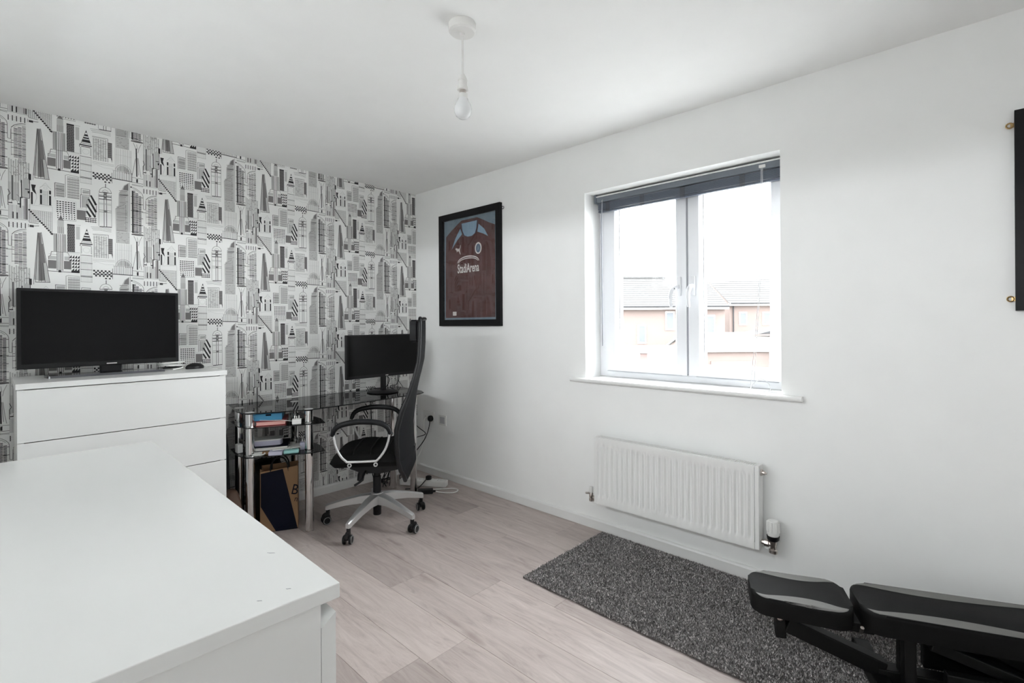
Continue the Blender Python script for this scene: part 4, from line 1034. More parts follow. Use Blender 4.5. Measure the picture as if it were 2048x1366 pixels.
for a_ in (-0.10, 0.0, 0.10):
    b = tube(BM(), spline([ch(a_, -0.225, 0.497), ch(a_ + 0.01, -0.12, 0.508), ch(a_ + 0.012, 0, 0.506), ch(a_ + 0.01, 0.12, 0.508), ch(a_, 0.225, 0.497)], 5), 0.004, 6); obj('stitched_seam', b, 'blackm', seat, sm=True)
# armrests: metal loop with padded top
for s in (-1, 1):
    l_ = 0.262 * s
    lp = [ch(0.205, l_, 0.632), ch(0.192, l_, 0.56), ch(0.165, l_ * 0.995, 0.50), ch(0.135, l_ * 0.985, 0.468), ch(0.115, l_ * 0.98, 0.462), ch(-0.02, l_ * 0.98, 0.463), ch(-0.045, l_ * 0.985, 0.470), ch(-0.085, l_ * 0.995, 0.520), ch(-0.108, l_, 0.575), ch(-0.118, l_, 0.632)]
    ar = obj('armrest', tube(BM(), spline(lp, 5), 0.0075, 10), 'alu', chair, sm=True)
    tp = spline([ch(0.212, l_, 0.618), ch(0.200, l_, 0.652), ch(0.165, l_, 0.680), ch(0.09, l_, 0.696), ch(0.02, l_, 0.698), ch(-0.06, l_, 0.688), ch(-0.105, l_, 0.662), ch(-0.124, l_, 0.622)], 6)
    n_ = len(tp); obj('arm_pad', tube(BM(), tp, [0.0125 + 0.0045 * math.sin(PI * k / (n_ - 1)) for k in range(n_)], 12), 'blackp' if s > 0 else 'leather', ar, sm=True)
    for a_ in (0.115, -0.035):
        b = BM(); T = Matrix.Translation(ch(a_, l_ * 0.985, 0.443)) @ Matrix.Rotation(math.atan2(CL.y, CL.x), 4, 'Z')
        lathe(b, [(0.007, -0.004), (0.0125, -0.004), (0.0125, 0.004), (0.007, 0.004)], (0, 0, 0), 16, 'X', ring_=True); b.transform(T); obj('arm_eyelet', b, 'alu', ar)
        obj('arm_stay', tube(BM(), [ch(a_, l_ * 0.95, 0.443), ch(a_, 0.10 * s, 0.418)], 0.009, 8), 'blackp', ar)
# back
prof = [(0.310, -0.212, -0.196, 0.150), (0.345, -0.228, -0.192, 0.185), (0.39, -0.246, -0.176, 0.215), (0.45, -0.243, -0.163, 0.236), (0.54, -0.234, -0.156, 0.248), (0.64, -0.231, -0.158, 0.250), (0.75, -0.244, -0.188, 0.238), (0.85, -0.256, -0.228, 0.216), (0.95, -0.277, -0.260, 0.192), (1.04, -0.296, -0.282, 0.176), (1.15, -0.306, -0.290, 0.166), (1.24, -0.309, -0.292, 0.160), (1.295, -0.309, -0.292, 0.150), (1.306, -0.306, -0.292, 0.130)]
zz = [p[0] for p in prof]; ZS = np.concatenate([np.linspace(a, b_, 4)[:-1] for a, b_ in zip(zz, zz[1:])] + [[zz[-1]]])
ar_, ae_, aw_ = (np.interp(ZS, zz, [p[k] for p in prof]) for k in (1, 2, 3))
b = BM(); NL = 18; F_, B_ = [], []
for z, r_, e_, w_ in zip(ZS, ar_, ae_, aw_):
    F_.append([b.verts.new(ch(r_ + 0.012 + (e_ - r_ - 0.004) * abs(q) ** 2.2, q * w_, z)) for q in np.linspace(-1, 1, NL + 1)])
    B_.append([b.verts.new(ch(r_ + (e_ - r_ - 0.010) * abs(q) ** 2.2, q * (w_ + 0.004), z)) for q in np.linspace(-1, 1, NL + 1)])
for i in range(len(ZS) - 1):
    for j in range(NL):
        b.faces.new((F_[i][j], F_[i][j + 1], F_[i + 1][j + 1], F_[i + 1][j])); b.faces.new((B_[i][j], B_[i + 1][j], B_[i + 1][j + 1], B_[i][j + 1]))
    for j in (0, NL): b.faces.new((F_[i][j], F_[i + 1][j], B_[i + 1][j], B_[i][j]))
for i in (0, len(ZS) - 1):
    for j in range(NL): b.faces.new((F_[i][j], B_[i][j], B_[i][j + 1], F_[i][j + 1]))
back = obj('backrest', b, 'mesh', chair, sm=True)
for s in (-1, 1):
    pts = [ch(e_ + 0.001, s * (w_ + 0.002), z) for z, e_, w_ in zip(ZS, ae_, aw_)]
    n_ = len(pts); obj('back_frame', tube(BM(), pts, [0.010 + 0.006 * (1 if 0.5 < z < 0.8 else 0.5) for z in ZS], 10), 'blackp', back, sm=True)
pts = [ch(-0.309 + (0.012) * abs(q) ** 2, q * 0.150, 1.300 + 0.004 * (1 - q * q)) for q in np.linspace(-1, 1, 13)]
obj('back_top_rail', tube(BM(), pts, 0.011, 10), 'blackp', back, sm=True)
b = BM(); prism(b, [(0, 0), (1, 0)] and [(-0.145, 1.158), (-0.15, 1.18), (-0.15, 1.275), (-0.14, 1.297), (0.14, 1.297), (0.15, 1.275), (0.15, 1.18), (0.145, 1.158)], lambda u, v, h: ch(h + 0.016 * (u / 0.15) ** 2, u, v), -0.290, -0.240)
bmesh.ops.bevel(b, geom=list(b.edges), offset=0.009, segments=3, affect='EDGES')
obj('headrest', b, 'leather', chair, sm=True)
b = BM(); R_ = []
for a_, w, z in ((-0.17, 0.045, 0.385), (-0.215, 0.045, 0.375), (-0.232, 0.04, 0.41), (-0.236, 0.035, 0.50)):
    R_.append([b.verts.new(ch(a_ + o_, q * w, z + p_)) for q, o_, p_ in ((-1, -0.008, -0.010), (1, -0.008, -0.010), (1, 0.008, 0.006), (-1, 0.008, 0.006))])
for A, B in zip(R_, R_[1:]):
    for q in range(4): b.faces.new((A[q], A[(q + 1) % 4], B[(q + 1) % 4], B[q]))
b.faces.new(R_[0]); b.faces.new(R_[-1][::-1]); obj('back_bracket', b, 'blackp', chair)

# ------------------------------------------------------------------ framed jersey


def picture(name, label, x0, z0, x1, z1, fw, depth):
    t = thing(name, label, 'picture frame', ((x0 + x1) / 2, -0.015, z0))
    b = ring(x0, z0, x1, z1, fw, fw, fw, fw, -depth, -0.0008, 0.004); obj('frame', b, 'pframe', t)
    return t


fx0, fz0, fx1, fz1 = 0.352, 1.252, 1.060, 2.152
fp = picture('framed_jersey', 'black frame holding a maroon sports jersey on sky-blue backing', fx0, fz0, fx1, fz1, 0.050, 0.026)
obj('backing_board', box(BM(), fx0 + 0.046, -0.006, fz0 + 0.046, fx1 - 0.046, -0.002, fz1 - 0.046), 'matboard', fp)
JX, JZ = 0.705, 0.0


def flat(name, pts, m, parent, y=-0.010, th=0.0012):
    b = BM(); prism(b, pts, lambda u, v, h: Vector((u, h, v)), y - th, y); return obj(name, b, m, parent)


jp = [(0.418, 1.318), (0.990, 1.318), (0.992, 1.70), (0.990, 2.002), (0.93, 2.025), (0.835, 2.068), (0.80, 2.083), (0.620, 2.083), (0.585, 2.066), (0.50, 2.02), (0.430, 1.975), (0.420, 1.75)]
b = BM(); prism(b, jp, lambda u, v, h: Vector((u, h, v)), -0.0095, -0.0065); jer = obj('jersey', b, 'maroon', fp)
flat('neck_opening', [(0.622, 2.058), (0.800, 2.060), (0.792, 2.000), (0.775, 1.965), (0.74, 1.948), (0.69, 1.948), (0.655, 1.962), (0.632, 2.000)], 'skyb', jer, -0.0097, 0.0006)
for pts in ([(0.622, 2.058), (0.612, 2.06), (0.622, 2.000), (0.648, 1.952), (0.655, 1.962), (0.632, 2.000)], [(0.800, 2.060), (0.812, 2.06), (0.803, 1.996), (0.785, 1.957), (0.775, 1.965), (0.792, 2.000)]):
    flat('collar_trim', pts, 'navytrim', jer, -0.0097, 0.0007)
for pts in ([(0.605, 2.022), (0.626, 1.975), (0.570, 1.935), (0.500, 1.868), (0.545, 1.950)], [(0.818, 2.030), (0.803, 1.972), (0.868, 1.950), (0.920, 1.925), (0.880, 1.985)]):
    flat('shoulder_flash', pts, 'skyb', jer, -0.0097, 0.0006)
# leaping-cat chest mark
cat_ = [(0.545, 1.862), (0.551, 1.874), (0.566, 1.868), (0.590, 1.862), (0.600, 1.874), (0.603, 1.888), (0.609, 1.892), (0.607, 1.876), (0.598, 1.856), (0.600, 1.840), (0.607, 1.818), (0.601, 1.818), (0.588, 1.842), (0.572, 1.846), (0.560, 1.838), (0.562, 1.850)]
flat('cat_emblem', cat_, 'print', jer, -0.0097, 0.0006)
ov = lambda rx, rz: [(0.812 + rx * math.cos(2 * PI * k / 20), 1.846 + rz * math.sin(2 * PI * k / 20)) for k in range(20)]
cr = obj('club_crest', prism(BM(), ov(0.037, 0.045), lambda u, v, h: Vector((u, h, v)), -0.0103, -0.0097), 'print', jer)
flat('crest_field', ov(0.026, 0.034), 'crest', cr, -0.0104, 0.0004)
flat('crest_figure', [(0.800, 1.825), (0.806, 1.852), (0.812, 1.868), (0.820, 1.850), (0.826, 1.828), (0.813, 1.836)], 'matboard', cr, -0.0109, 0.0003)
Tt = Matrix.Translation((0.694, -0.0102, 1.672)) @ Matrix.Rotation(PI / 2, 4, 'X')
text_obj('sponsor_lettering', 'StadiArena', 0.098, Tt, 'print', jer, 0.58, 0.0020)
for r_, w_ in ((0.0, 0.007), (-0.016, 0.005)):
    b = BM(); n_ = 18
    o_ = [(0.695 + (0.125 + r_ * 0.8) * math.cos(PI - PI * k / n_), 1.752 + (0.048 + r_) * math.sin(PI - PI * k / n_)) for k in range(n_ + 1)]
    i_ = [(0.695 + (0.125 + r_ * 0.8 - w_ * 0.8) * math.cos(PI - PI * k / n_), 1.750 + (0.048 + r_ - w_) * math.sin(PI - PI * k / n_)) for k in range(n_ + 1)]
    prism(b, o_ + i_[::-1], lambda u, v, h: Vector((u, h, v)), -0.0103, -0.0097); obj('sponsor_arc', b, 'print', jer)
flat('hem_tag', [(0.508, 1.335), (0.552, 1.335), (0.552, 1.366), (0.508, 1.366)], 'print', jer, -0.0097, 0.0006)
obj('glazing', box(BM(), fx0 + 0.047, -0.0200, fz0 + 0.047, fx1 - 0.047, -0.0185, fz1 - 0.047), 'fglass', fp)
b = tube(BM(), [(fx1 + 0.012 + 0.010 * math.cos(2 * PI * k / 12), -0.005, 2.112 + 0.010 * math.sin(2 * PI * k / 12)) for k in range(12)], 0.0022, 6, closed=True)
obj('hanging_ring', b, 'blackp', fp)
# second frame, hung sideways and mostly out of view
gx0, gz0, gx1, gz1 = 3.682, 1.305, 4.585, 2.030
f2 = picture('framed_print', 'wide black frame hung by brass rings beyond the window', gx0, gz0, gx1, gz1, 0.050, 0.026)
obj('backing_board', box(BM(), gx0 + 0.046, -0.006, gz0 + 0.046, gx1 - 0.046, -0.002, gz1 - 0.046), 'matboard', f2)
obj('glazing', box(BM(), gx0 + 0.047, -0.0200, gz0 + 0.047, gx1 - 0.047, -0.0185, gz1 - 0.047), 'fglass', f2)
for z in (1.982, 1.348):
    b = tube(BM(), [(gx0 - 0.012 + 0.009 * math.cos(2 * PI * k / 12), -0.006, z + 0.009 * math.sin(2 * PI * k / 12)) for k in range(12)], 0.0030, 6, closed=True)
    box(b, gx0 - 0.010, -0.008, z - 0.008, gx0 - 0.0004, -0.003, z + 0.008); obj('hanging_ring', b, 'brass', f2)

# ------------------------------------------------------------------ sockets, power strip and leads
so = thing('double_socket', 'white double wall socket with a black plug near the corner', 'socket', (0.18, -0.005, 0.44))
obj('face_plate', box(BM(), 0.105, -0.011, 0.442, 0.255, -0.0006, 0.530, 0.003), 'white', so)
for x in (0.165, 0.195): obj('rocker_switch', box(BM(), x - 0.007, -0.015, 0.494, x + 0.007, -0.0112, 0.514, 0.001), 'white', so)
for x in (0.135, 0.225):
    for dx, dz in ((0, 0.012), (-0.011, -0.010), (0.011, -0.010)): obj('pin_hole', box(BM(), x + dx - 0.003, -0.0113, 0.470 + dz - 0.002, x + dx + 0.003, -0.0111, 0.470 + dz + 0.002), 'blackp', so)
pg = thing('black_plug', 'black round plug pushed into the double wall socket', 'plug', (0.222, -0.03, 0.455))
obj('plug_body', lathe(BM(), [(0.024, -0.0115), (0.026, -0.016), (0.025, -0.034), (0.017, -0.042), (0.004, -0.043)], (0.222, 0, 0.474), 20, 'Y'), 'blackp', pg, sm=True)
obj('lead', tube(BM(), spline([(0.222, -0.030, 0.452), (0.215, -0.035, 0.40), (0.190, -0.040, 0.335), (0.15, -0.05, 0.27), (0.08, -0.10, 0.16), (0.05, -0.16, 0.08), (0.06, -0.22, 0.0065), (0.12, -0.26, 0.0055), (0.20, -0.30, 0.0055)], 5), 0.0038, 6), 'blackp', pg, sm=True)
obj('black_lead', tube(BM(), spline([(0.060, -0.2, 0.60), (0.075, -0.15, 0.50), (0.12, -0.08, 0.40), (0.185, -0.047, 0.345), (0.13, -0.10, 0.315), (0.055, -0.18, 0.265), (0.034, -0.26, 0.15), (0.05, -0.34, 0.0055), (0.12, -0.38, 0.0055)], 5), 0.0035, 6), 'blackp', sm=True, label='slack black lead hanging in the corner behind the desk', cat='cable')
obj('white_lead', tube(BM(), spline([(0.140, -0.013, 0.470), (0.140, -0.030, 0.440), (0.135, -0.035, 0.30), (0.12, -0.055, 0.18), (0.08, -0.11, 0.09), (0.06, -0.19, 0.0055), (0.14, -0.21, 0.0055), (0.214, -0.220, 0.0055)], 5), 0.0042, 6), 'white', sm=True, label='white lead running down from the double socket to the power strip', cat='cable')
bp_ = thing('blank_plate', 'blank white square wall plate beside the double socket', 'wall plate', (0.362, -0.005, 0.43))
obj('face_plate', box(BM(), 0.316, -0.010, 0.432, 0.410, -0.0006, 0.518, 0.003), 'white', bp_)
obj('blanking_insert', box(BM(), 0.332, -0.0115, 0.448, 0.394, -0.0102, 0.502, 0.001), 'plategrey', bp_)
# power strip on the floor
ang = math.atan2(0.110, 0.22)
PT = Matrix.Translation((0.395, -0.225, 0.0005)) @ Matrix.Rotation(math.radians(32), 4, 'Z')
ps = thing('power_strip', 'white multi-way power strip on the floor in the corner', 'power strip', (0.395, -0.225, 0))


def pb(name, b, m, parent, sm=False): b.transform(PT); return obj(name, b, m, parent, sm)


pb('body', box(BM(), -0.19, -0.034, 0, 0.19, 0.034, 0.045, 0.006), 'white', ps)
for k in range(4):
    x = -0.135 + 0.088 * k; s_ = pb('outlet', box(BM(), x - 0.03, -0.028, 0.0451, x + 0.03, 0.028, 0.0475, 0.001), 'white', ps)
    for dx, dy in ((0.012, 0), (-0.008, -0.012), (-0.008, 0.012)): pb('pin_hole', box(BM(), x + dx - 0.003, dy - 0.0025, 0.0476, x + dx + 0.003, dy + 0.0025, 0.0478), 'blackp', s_)
p2 = thing('black_strip_plug', 'black plug standing in the white power strip', 'plug', PT @ Vector((0.042, 0, 0.048)))
pb('plug_body', lathe(BM(), [(0.022, 0.0479), (0.024, 0.052), (0.023, 0.072), (0.012, 0.078)], (0.041, 0, 0), 18), 'blackp', p2, True)
obj('lead', tube(BM(), spline([PT @ Vector((0.041, -0.022, 0.066)), PT @ Vector((0.030, -0.05, 0.050)), PT @ Vector((0.0, -0.085, 0.015)), PT @ Vector((-0.03, -0.105, 0.0055)), PT @ Vector((-0.10, -0.13, 0.0055))], 5), 0.0035, 6), 'blackp', p2, sm=True)
ad = thing('power_adapter', 'black power brick on the floor by the chrome desk leg', 'adapter', (0.555, -0.335, 0))
AT = Matrix.Translation((0.560, -0.330, 0.0005)) @ Matrix.Rotation(math.radians(50), 4, 'Z')
b = box(BM(), -0.060, -0.024, 0, 0.055, 0.024, 0.032, 0.005); b.transform(AT); obj('brick', b, 'blackp', ad)
b = tube(BM(), [(0.0552, 0, 0.014), (0.075, 0, 0.013)], [0.009, 0.005], 10); b.transform(AT); obj('strain_relief', b, 'blackp', ad)
e_ = AT @ Vector((0.076, 0, 0.012))
obj('white_extension_lead', tube(BM(), spline([e_, (0.645, -0.245, 0.0055), (0.700, -0.205, 0.0055), (0.715, -0.165, 0.0055), (0.690, -0.125, 0.0055), (0.640, -0.130, 0.0055), (0.600, -0.175, 0.0055), (0.540, -0.250, 0.0055), (0.475, -0.300, 0.0055)], 6), 0.0042, 8), 'white', ad, sm=True)
rn = random.Random(11)
for k in range(3):
    pts = [(0.10 + 0.04 * k + rn.uniform(-.02, .02), -0.42 + 0.03 * k, 0.0055)]
    for q in range(6): pts.append((0.155 + rn.uniform(-0.075, 0.06), -0.375 + rn.uniform(-0.08, 0.03), rn.choice((0.0055, 0.03, 0.09, 0.15)) + 0.012 * k))
    pts.append((0.215, -0.48 + 0.03 * k, 0.0055))
    obj('tangled_cable', tube(BM(), spline(pts, 6), 0.0033, 6), 'blackp', sm=True, label='tangled black cable on the floor under the desk', cat='cable', group='tangled cables under the desk')

# ------------------------------------------------------------------ rug
GX0, GX1, GY0, GY1 = 1.925, 4.05, -0.752, -0.036
b = BM(); nb_ = 60
front = [(GX0 + (GX1 - GX0) * k / nb_, GY0 + 0.003 * math.sin(k * 0.9) - 0.003 * math.sin(PI * k / nb_)) for k in range(nb_ + 1)]
prism(b, front + [(GX1, GY1), (GX0, GY1)], lambda u, v, h: Vector((u, v, h)), 0.0005, 0.007)
rug = obj('rug', b, 'rugb', label='charcoal grey short-pile rug along the wall below the radiator', cat='rug')
N = 115000; rs = np.random.RandomState(5)
px = rs.uniform(GX0 - 0.001, GX1 + 0.001, N); py = rs.uniform(GY0 - 0.010, GY1, N)
keep = py > GY0 - 0.003 * np.sin(PI * (px - GX0) / (GX1 - GX0)) - 0.002; px, py = px[keep], py[keep]; N = len(px)
an = rs.uniform(0, 2 * PI, N); wd = rs.uniform(0.0022, 0.0042, N); hh_ = rs.uniform(0.006, 0.0105, N); ln = rs.normal(0, 0.0030, (N, 2))
co = np.zeros((N, 3, 3)); dx, dy = np.cos(an) * wd, np.sin(an) * wd
co[:, 0] = np.c_[px - dx, py - dy, np.full(N, 0.0062)]; co[:, 1] = np.c_[px + dx, py + dy, np.full(N, 0.0062)]; co[:, 2] = np.c_[px + ln[:, 0], py + ln[:, 1], 0.006 + hh_]
me = bpy.data.meshes.new('pile'); me.vertices.add(N * 3); me.vertices.foreach_set('co', co.ravel())
me.loops.add(N * 3); me.loops.foreach_set('vertex_index', np.arange(N * 3)); me.polygons.add(N); me.polygons.foreach_set('loop_start', np.arange(0, N * 3, 3)); me.update(calc_edges=True)
at = me.attributes.new('tuft', 'FLOAT_COLOR', 'POINT')
g = np.clip(0.30 * np.exp(rs.normal(0, 0.60, N)), 0.03, 0.88); c4 = np.ones((N, 3, 4)); c4[:, :, 0] = g[:, None] * 1.03; c4[:, :, 1] = g[:, None] * 0.985; c4[:, :, 2] = g[:, None] * 0.975
at.data.foreach_set('color', c4.ravel()); me.materials.append(M['pile'])
pile = bpy.data.objects.new('pile', me); COL.objects.link(pile); setp(pile, rug); tag(pile, kind='stuff')

# ------------------------------------------------------------------ weight bench
AXD = Vector((0.918, 0.397, 0)).normalized(); NRM = Vector((-0.397, 0.918, 0)).normalized()
RUGZ = 0.0165


def bn(a, n, z): return AXD * a + NRM * n + Vector((0, 0, z))


bench = thing('weight_bench', 'black adjustable weight bench with grey-striped pads on the rug', 'weight bench', bn(2.9, -1.745, RUGZ))


def pad(name, a0, a1, nc, hw0, hw1, z0, z1, tilt, stripes, label):
    n = 40
    def hw_(t):
        h = hw0 + (hw1 - hw0) * min(1, max(0, (t * (a1 - a0) - 0.06) / (a1 - a0 - 0.12)))
        d = min(t, 1 - t) * (a1 - a0)
        return h if d >= 0.06 else h - 0.06 + math.sqrt(max(0, 0.06 ** 2 - (0.06 - d) ** 2))
    out = []
    L_ = a1 - a0; rc = 0.06
    def corner(ca, cn, s0, s1): return [(ca + rc * math.cos(s0 + (s1 - s0) * k / 6), cn + rc * math.sin(s0 + (s1 - s0) * k / 6)) for k in range(7)]
    out += corner(a0 + rc, -hw0 + rc, -PI, -PI / 2) + corner(a1 - rc, -hw1 + rc, -PI / 2, 0) + corner(a1 - rc, hw1 - rc, 0, PI / 2) + corner(a0 + rc, hw0 - rc, PI / 2, PI)
    zt = lambda a, z: z + tilt * (a - a0)
    b = BM(); prism(b, out, lambda u, v, h: bn(u, nc + v, zt(u, h)), z0, z1)
    topf = max(b.faces, key=lambda f: f.calc_center_median().z if len(f.verts) > 8 else -9)
    bmesh.ops.bevel(b, geom=list(topf.edges), offset=0.014, segments=4, profile=0.5, affect='EDGES')
    for f in b.faces: f.material_index = 0 if f.calc_center_median().z > zt((f.calc_center_median() ).dot(AXD), z1) - 0.012 else 1
    bvh = BVHTree.FromBMesh(b)
    p = obj(name, b, ['pad', 'padk'], bench, sm=True, label=label)
    for s in (-1, 1):
        poly_ = []
        for k in range(n + 1):
            t = k / n; a = a0 + L_ * stripes[0] + L_ * (stripes[1] - stripes[0]) * t; wv = math.sin(PI * t) ** 0.8 * stripes[2] * (0.6 + 0.8 * (t if stripes[3] else 1 - t))
            poly_.append((a, wv))
        b = BM(); bv_ = 0.014; rows_ = []
        for k, (a, w) in enumerate(poly_):
            g = math.sin(PI * k / n) ** 0.3; h0 = hw_((a - a0) / L_); r_ = []
            for q in range(9):
                o_ = (-bv_ - w) + (w + (bv_ - 0.0022) * g) * q / 8
                pt = bn(a, nc + s * (h0 + o_), 0.6); hit = bvh.ray_cast(pt, Vector((0, 0, -1)))[0]
                r_.append(b.verts.new((hit if hit else bn(a, nc + s * (h0 + o_), z1)) + Vector((0, 0, 0.0008)) + NRM * (s * 0.0004)))
            rows_.append(r_)
        for A, B in zip(rows_, rows_[1:]):
            for q in range(8): b.faces.new((A[q], A[q + 1], B[q + 1], B[q]))
        obj('grey_stripe', b, 'padg', p)
    return p


pad('seat_pad', 2.463, 2.778, -1.752, 0.108, 0.120, 0.240, 0.302, 0.0, (0.045, 0.94, 0.036, True), 'charcoal seat pad with a grey stripe on each side')
pad('back_pad', 2.782 + 0.02, 3.560, -1.735, 0.112, 0.118, 0.232, 0.302, 0.0, (0.02, 0.80, 0.034, False), 'long charcoal back pad with grey side stripes')


def beam(name, p0, p1, w, h, m='bench', bev=0.004):
    p0, p1 = Vector(p0), Vector(p1); d = (p1 - p0); L_ = d.length; d.normalize()
    s = Vector((0, 0, 1)).cross(d)
    s = s.normalized() if s.length > 0.05 else NRM.copy(); u = d.cross(s)
    T = Matrix(((d.x, s.x, u.x, 0), (d.y, s.y, u.y, 0), (d.z, s.z, u.z, 0), (0, 0, 0, 1)))
    T = Matrix.Translation((p0 + p1) / 2) @ T
    return obj(name, boxT(T, (L_, w, h), bev), m, bench)


NC = -1.752
beam('seat_post', bn(2.560, NC, 0.2385), bn(2.566, NC, 0.120), 0.036, 0.036)
obj('post_bolt', lathe(BM(), [(0.010, 0), (0.010, 0.004), (0.005, 0.006)], (0, 0, 0), 12), 'steel', bench).matrix_basis = Matrix.Translation(bn(2.562, NC - 0.019, 0.195)) @ Matrix.Rotation(math.atan2(NRM.y, NRM.x), 4, 'Z') @ Matrix.Rotation(-PI / 2, 4, 'Y')
bench_bolt = bench.children[-1]; bench_bolt.matrix_parent_inverse = wmat(bench).inverted()
beam('seat_bracket', bn(2.53, NC, 0.232), bn(2.74, NC, 0.232), 0.050, 0.015)
beam('main_beam', bn(2.585, NC, 0.175), bn(2.880, NC, 0.075), 0.050, 0.055)
beam('front_foot', bn(2.862, NC - 0.17, 0.042), bn(2.862, NC + 0.17, 0.042), 0.050, 0.050)
for s in (-1, 1):
    f_ = beam('foot_cap', bn(2.862, NC + s * 0.171, 0.040), bn(2.862, NC + s * 0.186, 0.040), 0.056, 0.046, 'blackm')
for dn_ in (-0.055, -0.012): beam('upright_tube', bn(2.935, NC + dn_, 0.055), bn(2.935, NC + dn_, 0.231), 0.034, 0.034)
beam('upright_tube', bn(2.955, NC + 0.040, 0.055), bn(2.955, NC + 0.040, 0.231), 0.034, 0.034)
beam('lower_rail', bn(2.86, NC, 0.062), bn(3.48, NC, 0.062), 0.055, 0.045)
beam('back_strut', bn(3.00, NC - 0.03, 0.205), bn(3.40, NC - 0.03, 0.085), 0.040, 0.035)
beam('back_strut', bn(3.12, NC + 0.03, 0.215), bn(3.44, NC + 0.03, 0.085), 0.040, 0.035)
beam('pad_rail', bn(2.84, NC, 0.224), bn(3.50, NC + 0.01, 0.224), 0.045, 0.015)
beam('rear_foot', bn(3.46, NC - 0.16, 0.042), bn(3.46, NC + 0.20, 0.042), 0.050, 0.050)
beam('side_rail', bn(3.02, NC + 0.085, 0.135), bn(3.52, NC + 0.085, 0.135), 0.030, 0.150)
beam('side_rail', bn(3.02, NC - 0.085, 0.120), bn(3.52, NC - 0.085, 0.120), 0.030, 0.060)
hg = beam('hinge_bracket', bn(2.745, NC - 0.01, 0.222), bn(2.845, NC - 0.01, 0.222), 0.070, 0.035)
obj('locking_knob', lathe(BM(), [(0.006, 0), (0.011, 0.003), (0.011, 0.020), (0.006, 0.023)], bn(2.785, NC + 0.048, 0.236), 12), 'redp', bench, sm=True)
obj('hinge_pin', tube(BM(), [bn(2.800, NC - 0.075, 0.240), bn(2.800, NC - 0.060, 0.215)], 0.006, 8), 'steel', bench, sm=True)

# ------------------------------------------------------------------ outdoors
VR = Vector((math.cos(YAW), math.sin(YAW), 0)); VF = Vector((-math.sin(YAW), math.cos(YAW), 0)); C0 = Vector((CAM_POS[0], CAM_POS[1], 0))
GZ = -2.75


def ou(l, d, z): return C0 + VR * l + VF * d + Vector((0, 0, z))


b = BM(); q = 140
vs = [b.verts.new(p) for p in ((-q, -q, GZ), (q, -q, GZ), (q, q, GZ), (-q, q, GZ))]; b.faces.new(vs)
obj('ground', b, 'asphalt', kind='structure')
b = BM(); box(b, -WT - 0.02, RY - WT - 0.02, GZ, RX + WT + 0.02, WT + 0.02, -0.2005); obj('storey_below', b, 'ext', kind='structure')


def obox(b, l0, d0, z0, l1, d1, z1):
    prism(b, [(l0, d0), (l1, d0), (l1, d1), (l0, d1)], lambda u, v, h: ou(u, v, h), z0, z1); return b


def house(name, label, l0, l1, d0, d1, ze, zr, wins, door=None, pipes=()):
    t = thing(name, label, 'house', ou((l0 + l1) / 2, (d0 + d1) / 2, GZ)); dm = (d0 + d1) / 2
    b = BM(); prism(b, [(d0, GZ), (d1, GZ), (d1, ze), (dm, zr - 0.15), (d0, ze)], lambda u, v, h: ou(h, u, v), l0, l1); obj('wall', b, 'brick', t)
    n = 14; b = BM(); sl_ = (zr - ze) / (dm - d0); e = 0.35
    for sg in (0, 1):
        for k in range(n):
            f0, f1 = k / n, (k + 1) / n
            pa, pb_ = (d0 - e + (dm - d0 + e) * f0), (d0 - e + (dm - d0 + e) * f1 + 0.06)
            za, zb = ze - e * sl_ + (pa - d0 + e) * sl_ + 0.10, ze - e * sl_ + (pb_ - d0 + e) * sl_ + 0.04
            if sg: pa, pb_ = d0 + d1 - pa, d0 + d1 - pb_
            prism(b, [(pa, za), (pb_, zb), (pb_, zb - 0.08), (pa, za - 0.08)], lambda u, v, h: ou(h, u, v), l0 - 0.15, l1 + 0.15)
    rf = obj('roof', b, 'roof', t)
    b = BM(); obox(b, l0 - 0.1, dm - 0.12, zr + 0.06, l1 + 0.1, dm + 0.12, zr + 0.18); obj('ridge', b, 'roof', rf)
    b = BM(); obox(b, l0 - 0.1, d0 - 0.42, ze - 0.30, l1 + 0.1, d0 - 0.02, ze - 0.08); obj('fascia', b, 'render', t)
    b = BM(); tube(b, [ou(l0 - 0.1, d0 - 0.48, ze - 0.12), ou(l1 + 0.1, d0 - 0.48, ze - 0.12)], 0.06, 8); obj('gutter', b, 'pipe', t)
    for (a, c, z0, z1) in wins:
        b = BM()
        for q_ in ((a, z0, a + 0.08, z1), (c - 0.08, z0, c, z1), (a + 0.08, z0, c - 0.08, z0 + 0.08), (a + 0.08, z1 - 0.08, c - 0.08, z1)): obox(b, q_[0], d0 - 0.06, q_[1], q_[2], d0 + 0.02, q_[3])
        w_ = obj('window', b, 'render', t); b = BM(); obox(b, a + 0.08, d0 - 0.03, z0 + 0.08, c - 0.08, d0 - 0.01, z1 - 0.08); obj('pane', b, 'hglass', w_)
    for l in pipes: obj('downpipe', tube(BM(), [ou(l, d0 - 0.1, ze - 0.2), ou(l, d0 - 0.1, GZ)], 0.05, 8), 'pipe', t)
    if door:
        b = BM(); obox(b, door[0], d0 - 0.05, GZ, door[1], d0 - 0.005, GZ + 2.05); obj('door', b, 'render', t)
    return t


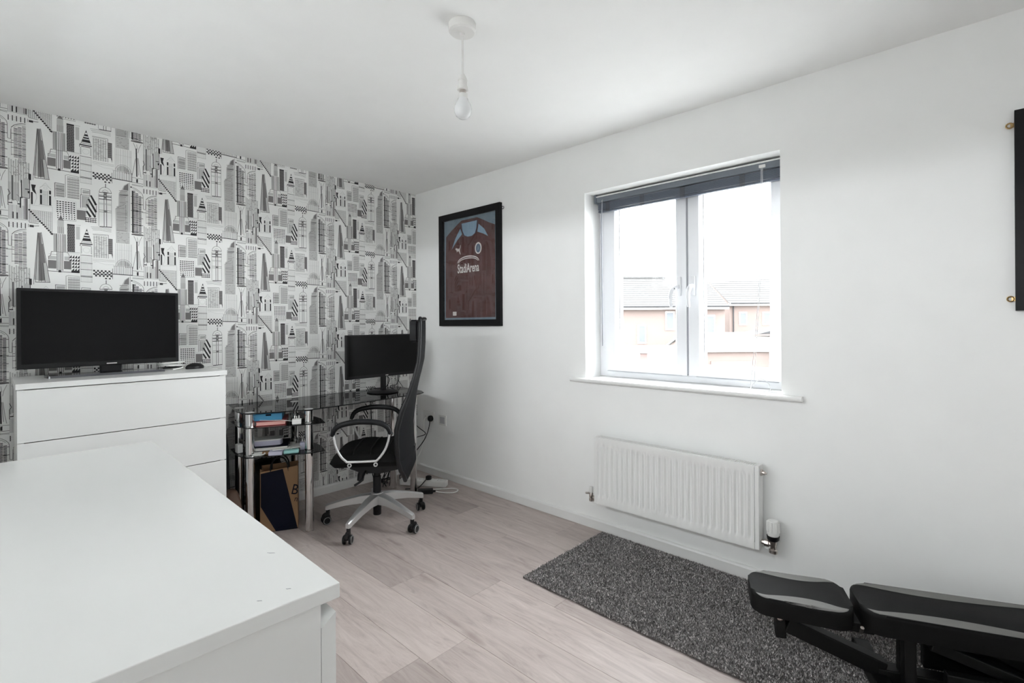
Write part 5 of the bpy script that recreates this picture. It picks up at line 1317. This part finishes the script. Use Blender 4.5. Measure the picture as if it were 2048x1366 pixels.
house('brick_house', 'orange brick house with grey roof directly across from the window', 6.6, 13.75, 32, 40, 2.38, 4.40,
      [(8.1, 8.65, -0.1, 1.1), (9.9, 10.5, 0.75, 1.95), (9.8, 10.7, -1.9, -0.55), (12.1, 13.1, 0.5, 1.7), (7.6, 8.6, -2.2, -0.9)], (11.4, 12.3), (11.05,))
house('brick_terrace', 'farther brick house with a longer grey roof to the right', 16.7, 30.0, 38, 48, 2.78, 5.30,
      [(17.4, 18.0, 1.0, 2.0), (19.2, 19.9, 1.0, 2.0), (20.6, 21.3, 1.0, 2.0), (22.2, 23.0, 1.0, 2.0), (18.0, 19.0, -1.6, -0.3), (21, 22, -1.6, -0.3)], (23.6, 24.5), (16.95,))


def garage(name, label, l0, l1, d0, d1, ze, zr, roofm, wallm, doors):
    t = thing(name, label, 'garage', ou((l0 + l1) / 2, (d0 + d1) / 2, GZ)); dm = (d0 + d1) / 2
    b = BM(); prism(b, [(d0, GZ), (d1, GZ), (d1, ze), (dm, zr - 0.1), (d0, ze)], lambda u, v, h: ou(h, u, v), l0, l1); obj('wall', b, wallm, t)
    b = BM(); e = 0.2; s_ = (zr - ze) / (dm - d0)
    prism(b, [(d0 - e, ze - e * s_), (dm, zr), (d1 + e, ze - e * s_), (d1 + e, ze - e * s_ + 0.1), (dm, zr + 0.1), (d0 - e, ze - e * s_ + 0.1)], lambda u, v, h: ou(h, u, v), l0 - 0.1, l1 + 0.1); obj('roof', b, roofm, t)
    for a, c, z1 in doors:
        b = BM(); obox(b, a, d0 - 0.05, GZ, c, d0 - 0.005, z1); obj('garage_door', b, 'gdoor', t)
    return t


garage('brick_garage', 'low brick garage with pale roof in front of the houses', 9.0, 12.2, 23.5, 28.5, -0.10, 0.62, 'groof', 'brick', [(9.4, 11.6, -0.6)])
garage('white_garage', 'white rendered garage with a terracotta door', 4.4, 7.35, 21.0, 25.0, -0.02, 0.10, 'groof', 'render', [(5.42, 5.72, -0.02)])
b = BM(); obox(b, 12.4, 23.0, GZ, 17.5, 23.25, 0.22); gw = obj('garden_wall', b, 'brick', label='brick garden wall to the right of the brick garage', cat='wall')
b = BM(); obox(b, 12.38, 22.97, 0.221, 17.5, 23.28, 0.28); obj('coping', b, 'groof', gw)
sh_ = thing('dark_shed', 'low dark pitched shed roof behind the garden wall', 'shed', ou(14.6, 27.0, GZ))
b = BM(); obox(b, 13.6, 26.2, GZ, 16.6, 28.0, 0.45); obj('wall', b, 'render', sh_)
b = BM(); prism(b, [(12.9, 0.60), (16.8, 0.60), (16.8, 0.80), (13.6, 0.78)], lambda u, v, h: ou(u, h, v), 26.0, 28.2); obj('roof', b, 'pipe', sh_)
car = thing('parked_car', 'teal car parked below beside the brick garage', 'car', ou(7.75, 19.2, GZ))
b = BM(); prism(b, [(6.4, GZ + 0.25), (9.6, GZ + 0.25), (9.65, GZ + 0.75), (8.9, GZ + 0.95), (8.4, GZ + 1.45), (7.0, GZ + 1.48), (6.4, GZ + 0.95)], lambda u, v, h: ou(u, h, v), 18.4, 20.1); obj('body', b, 'carb', car)
b = BM(); prism(b, [(7.05, GZ + 1.0), (8.65, GZ + 1.0), (8.30, GZ + 1.40), (7.1, GZ + 1.42)], lambda u, v, h: ou(u, h, v), 18.38, 18.395); obj('side_glass', b, 'hglass', car)
for l in (7.0, 9.0):
    for d in (18.5, 20.0):
        b = BM(); tube(b, [ou(l, d - 0.1, GZ + 0.3), ou(l, d + 0.1, GZ + 0.3)], 0.3, 16); obj('wheel', b, 'blackp', car)
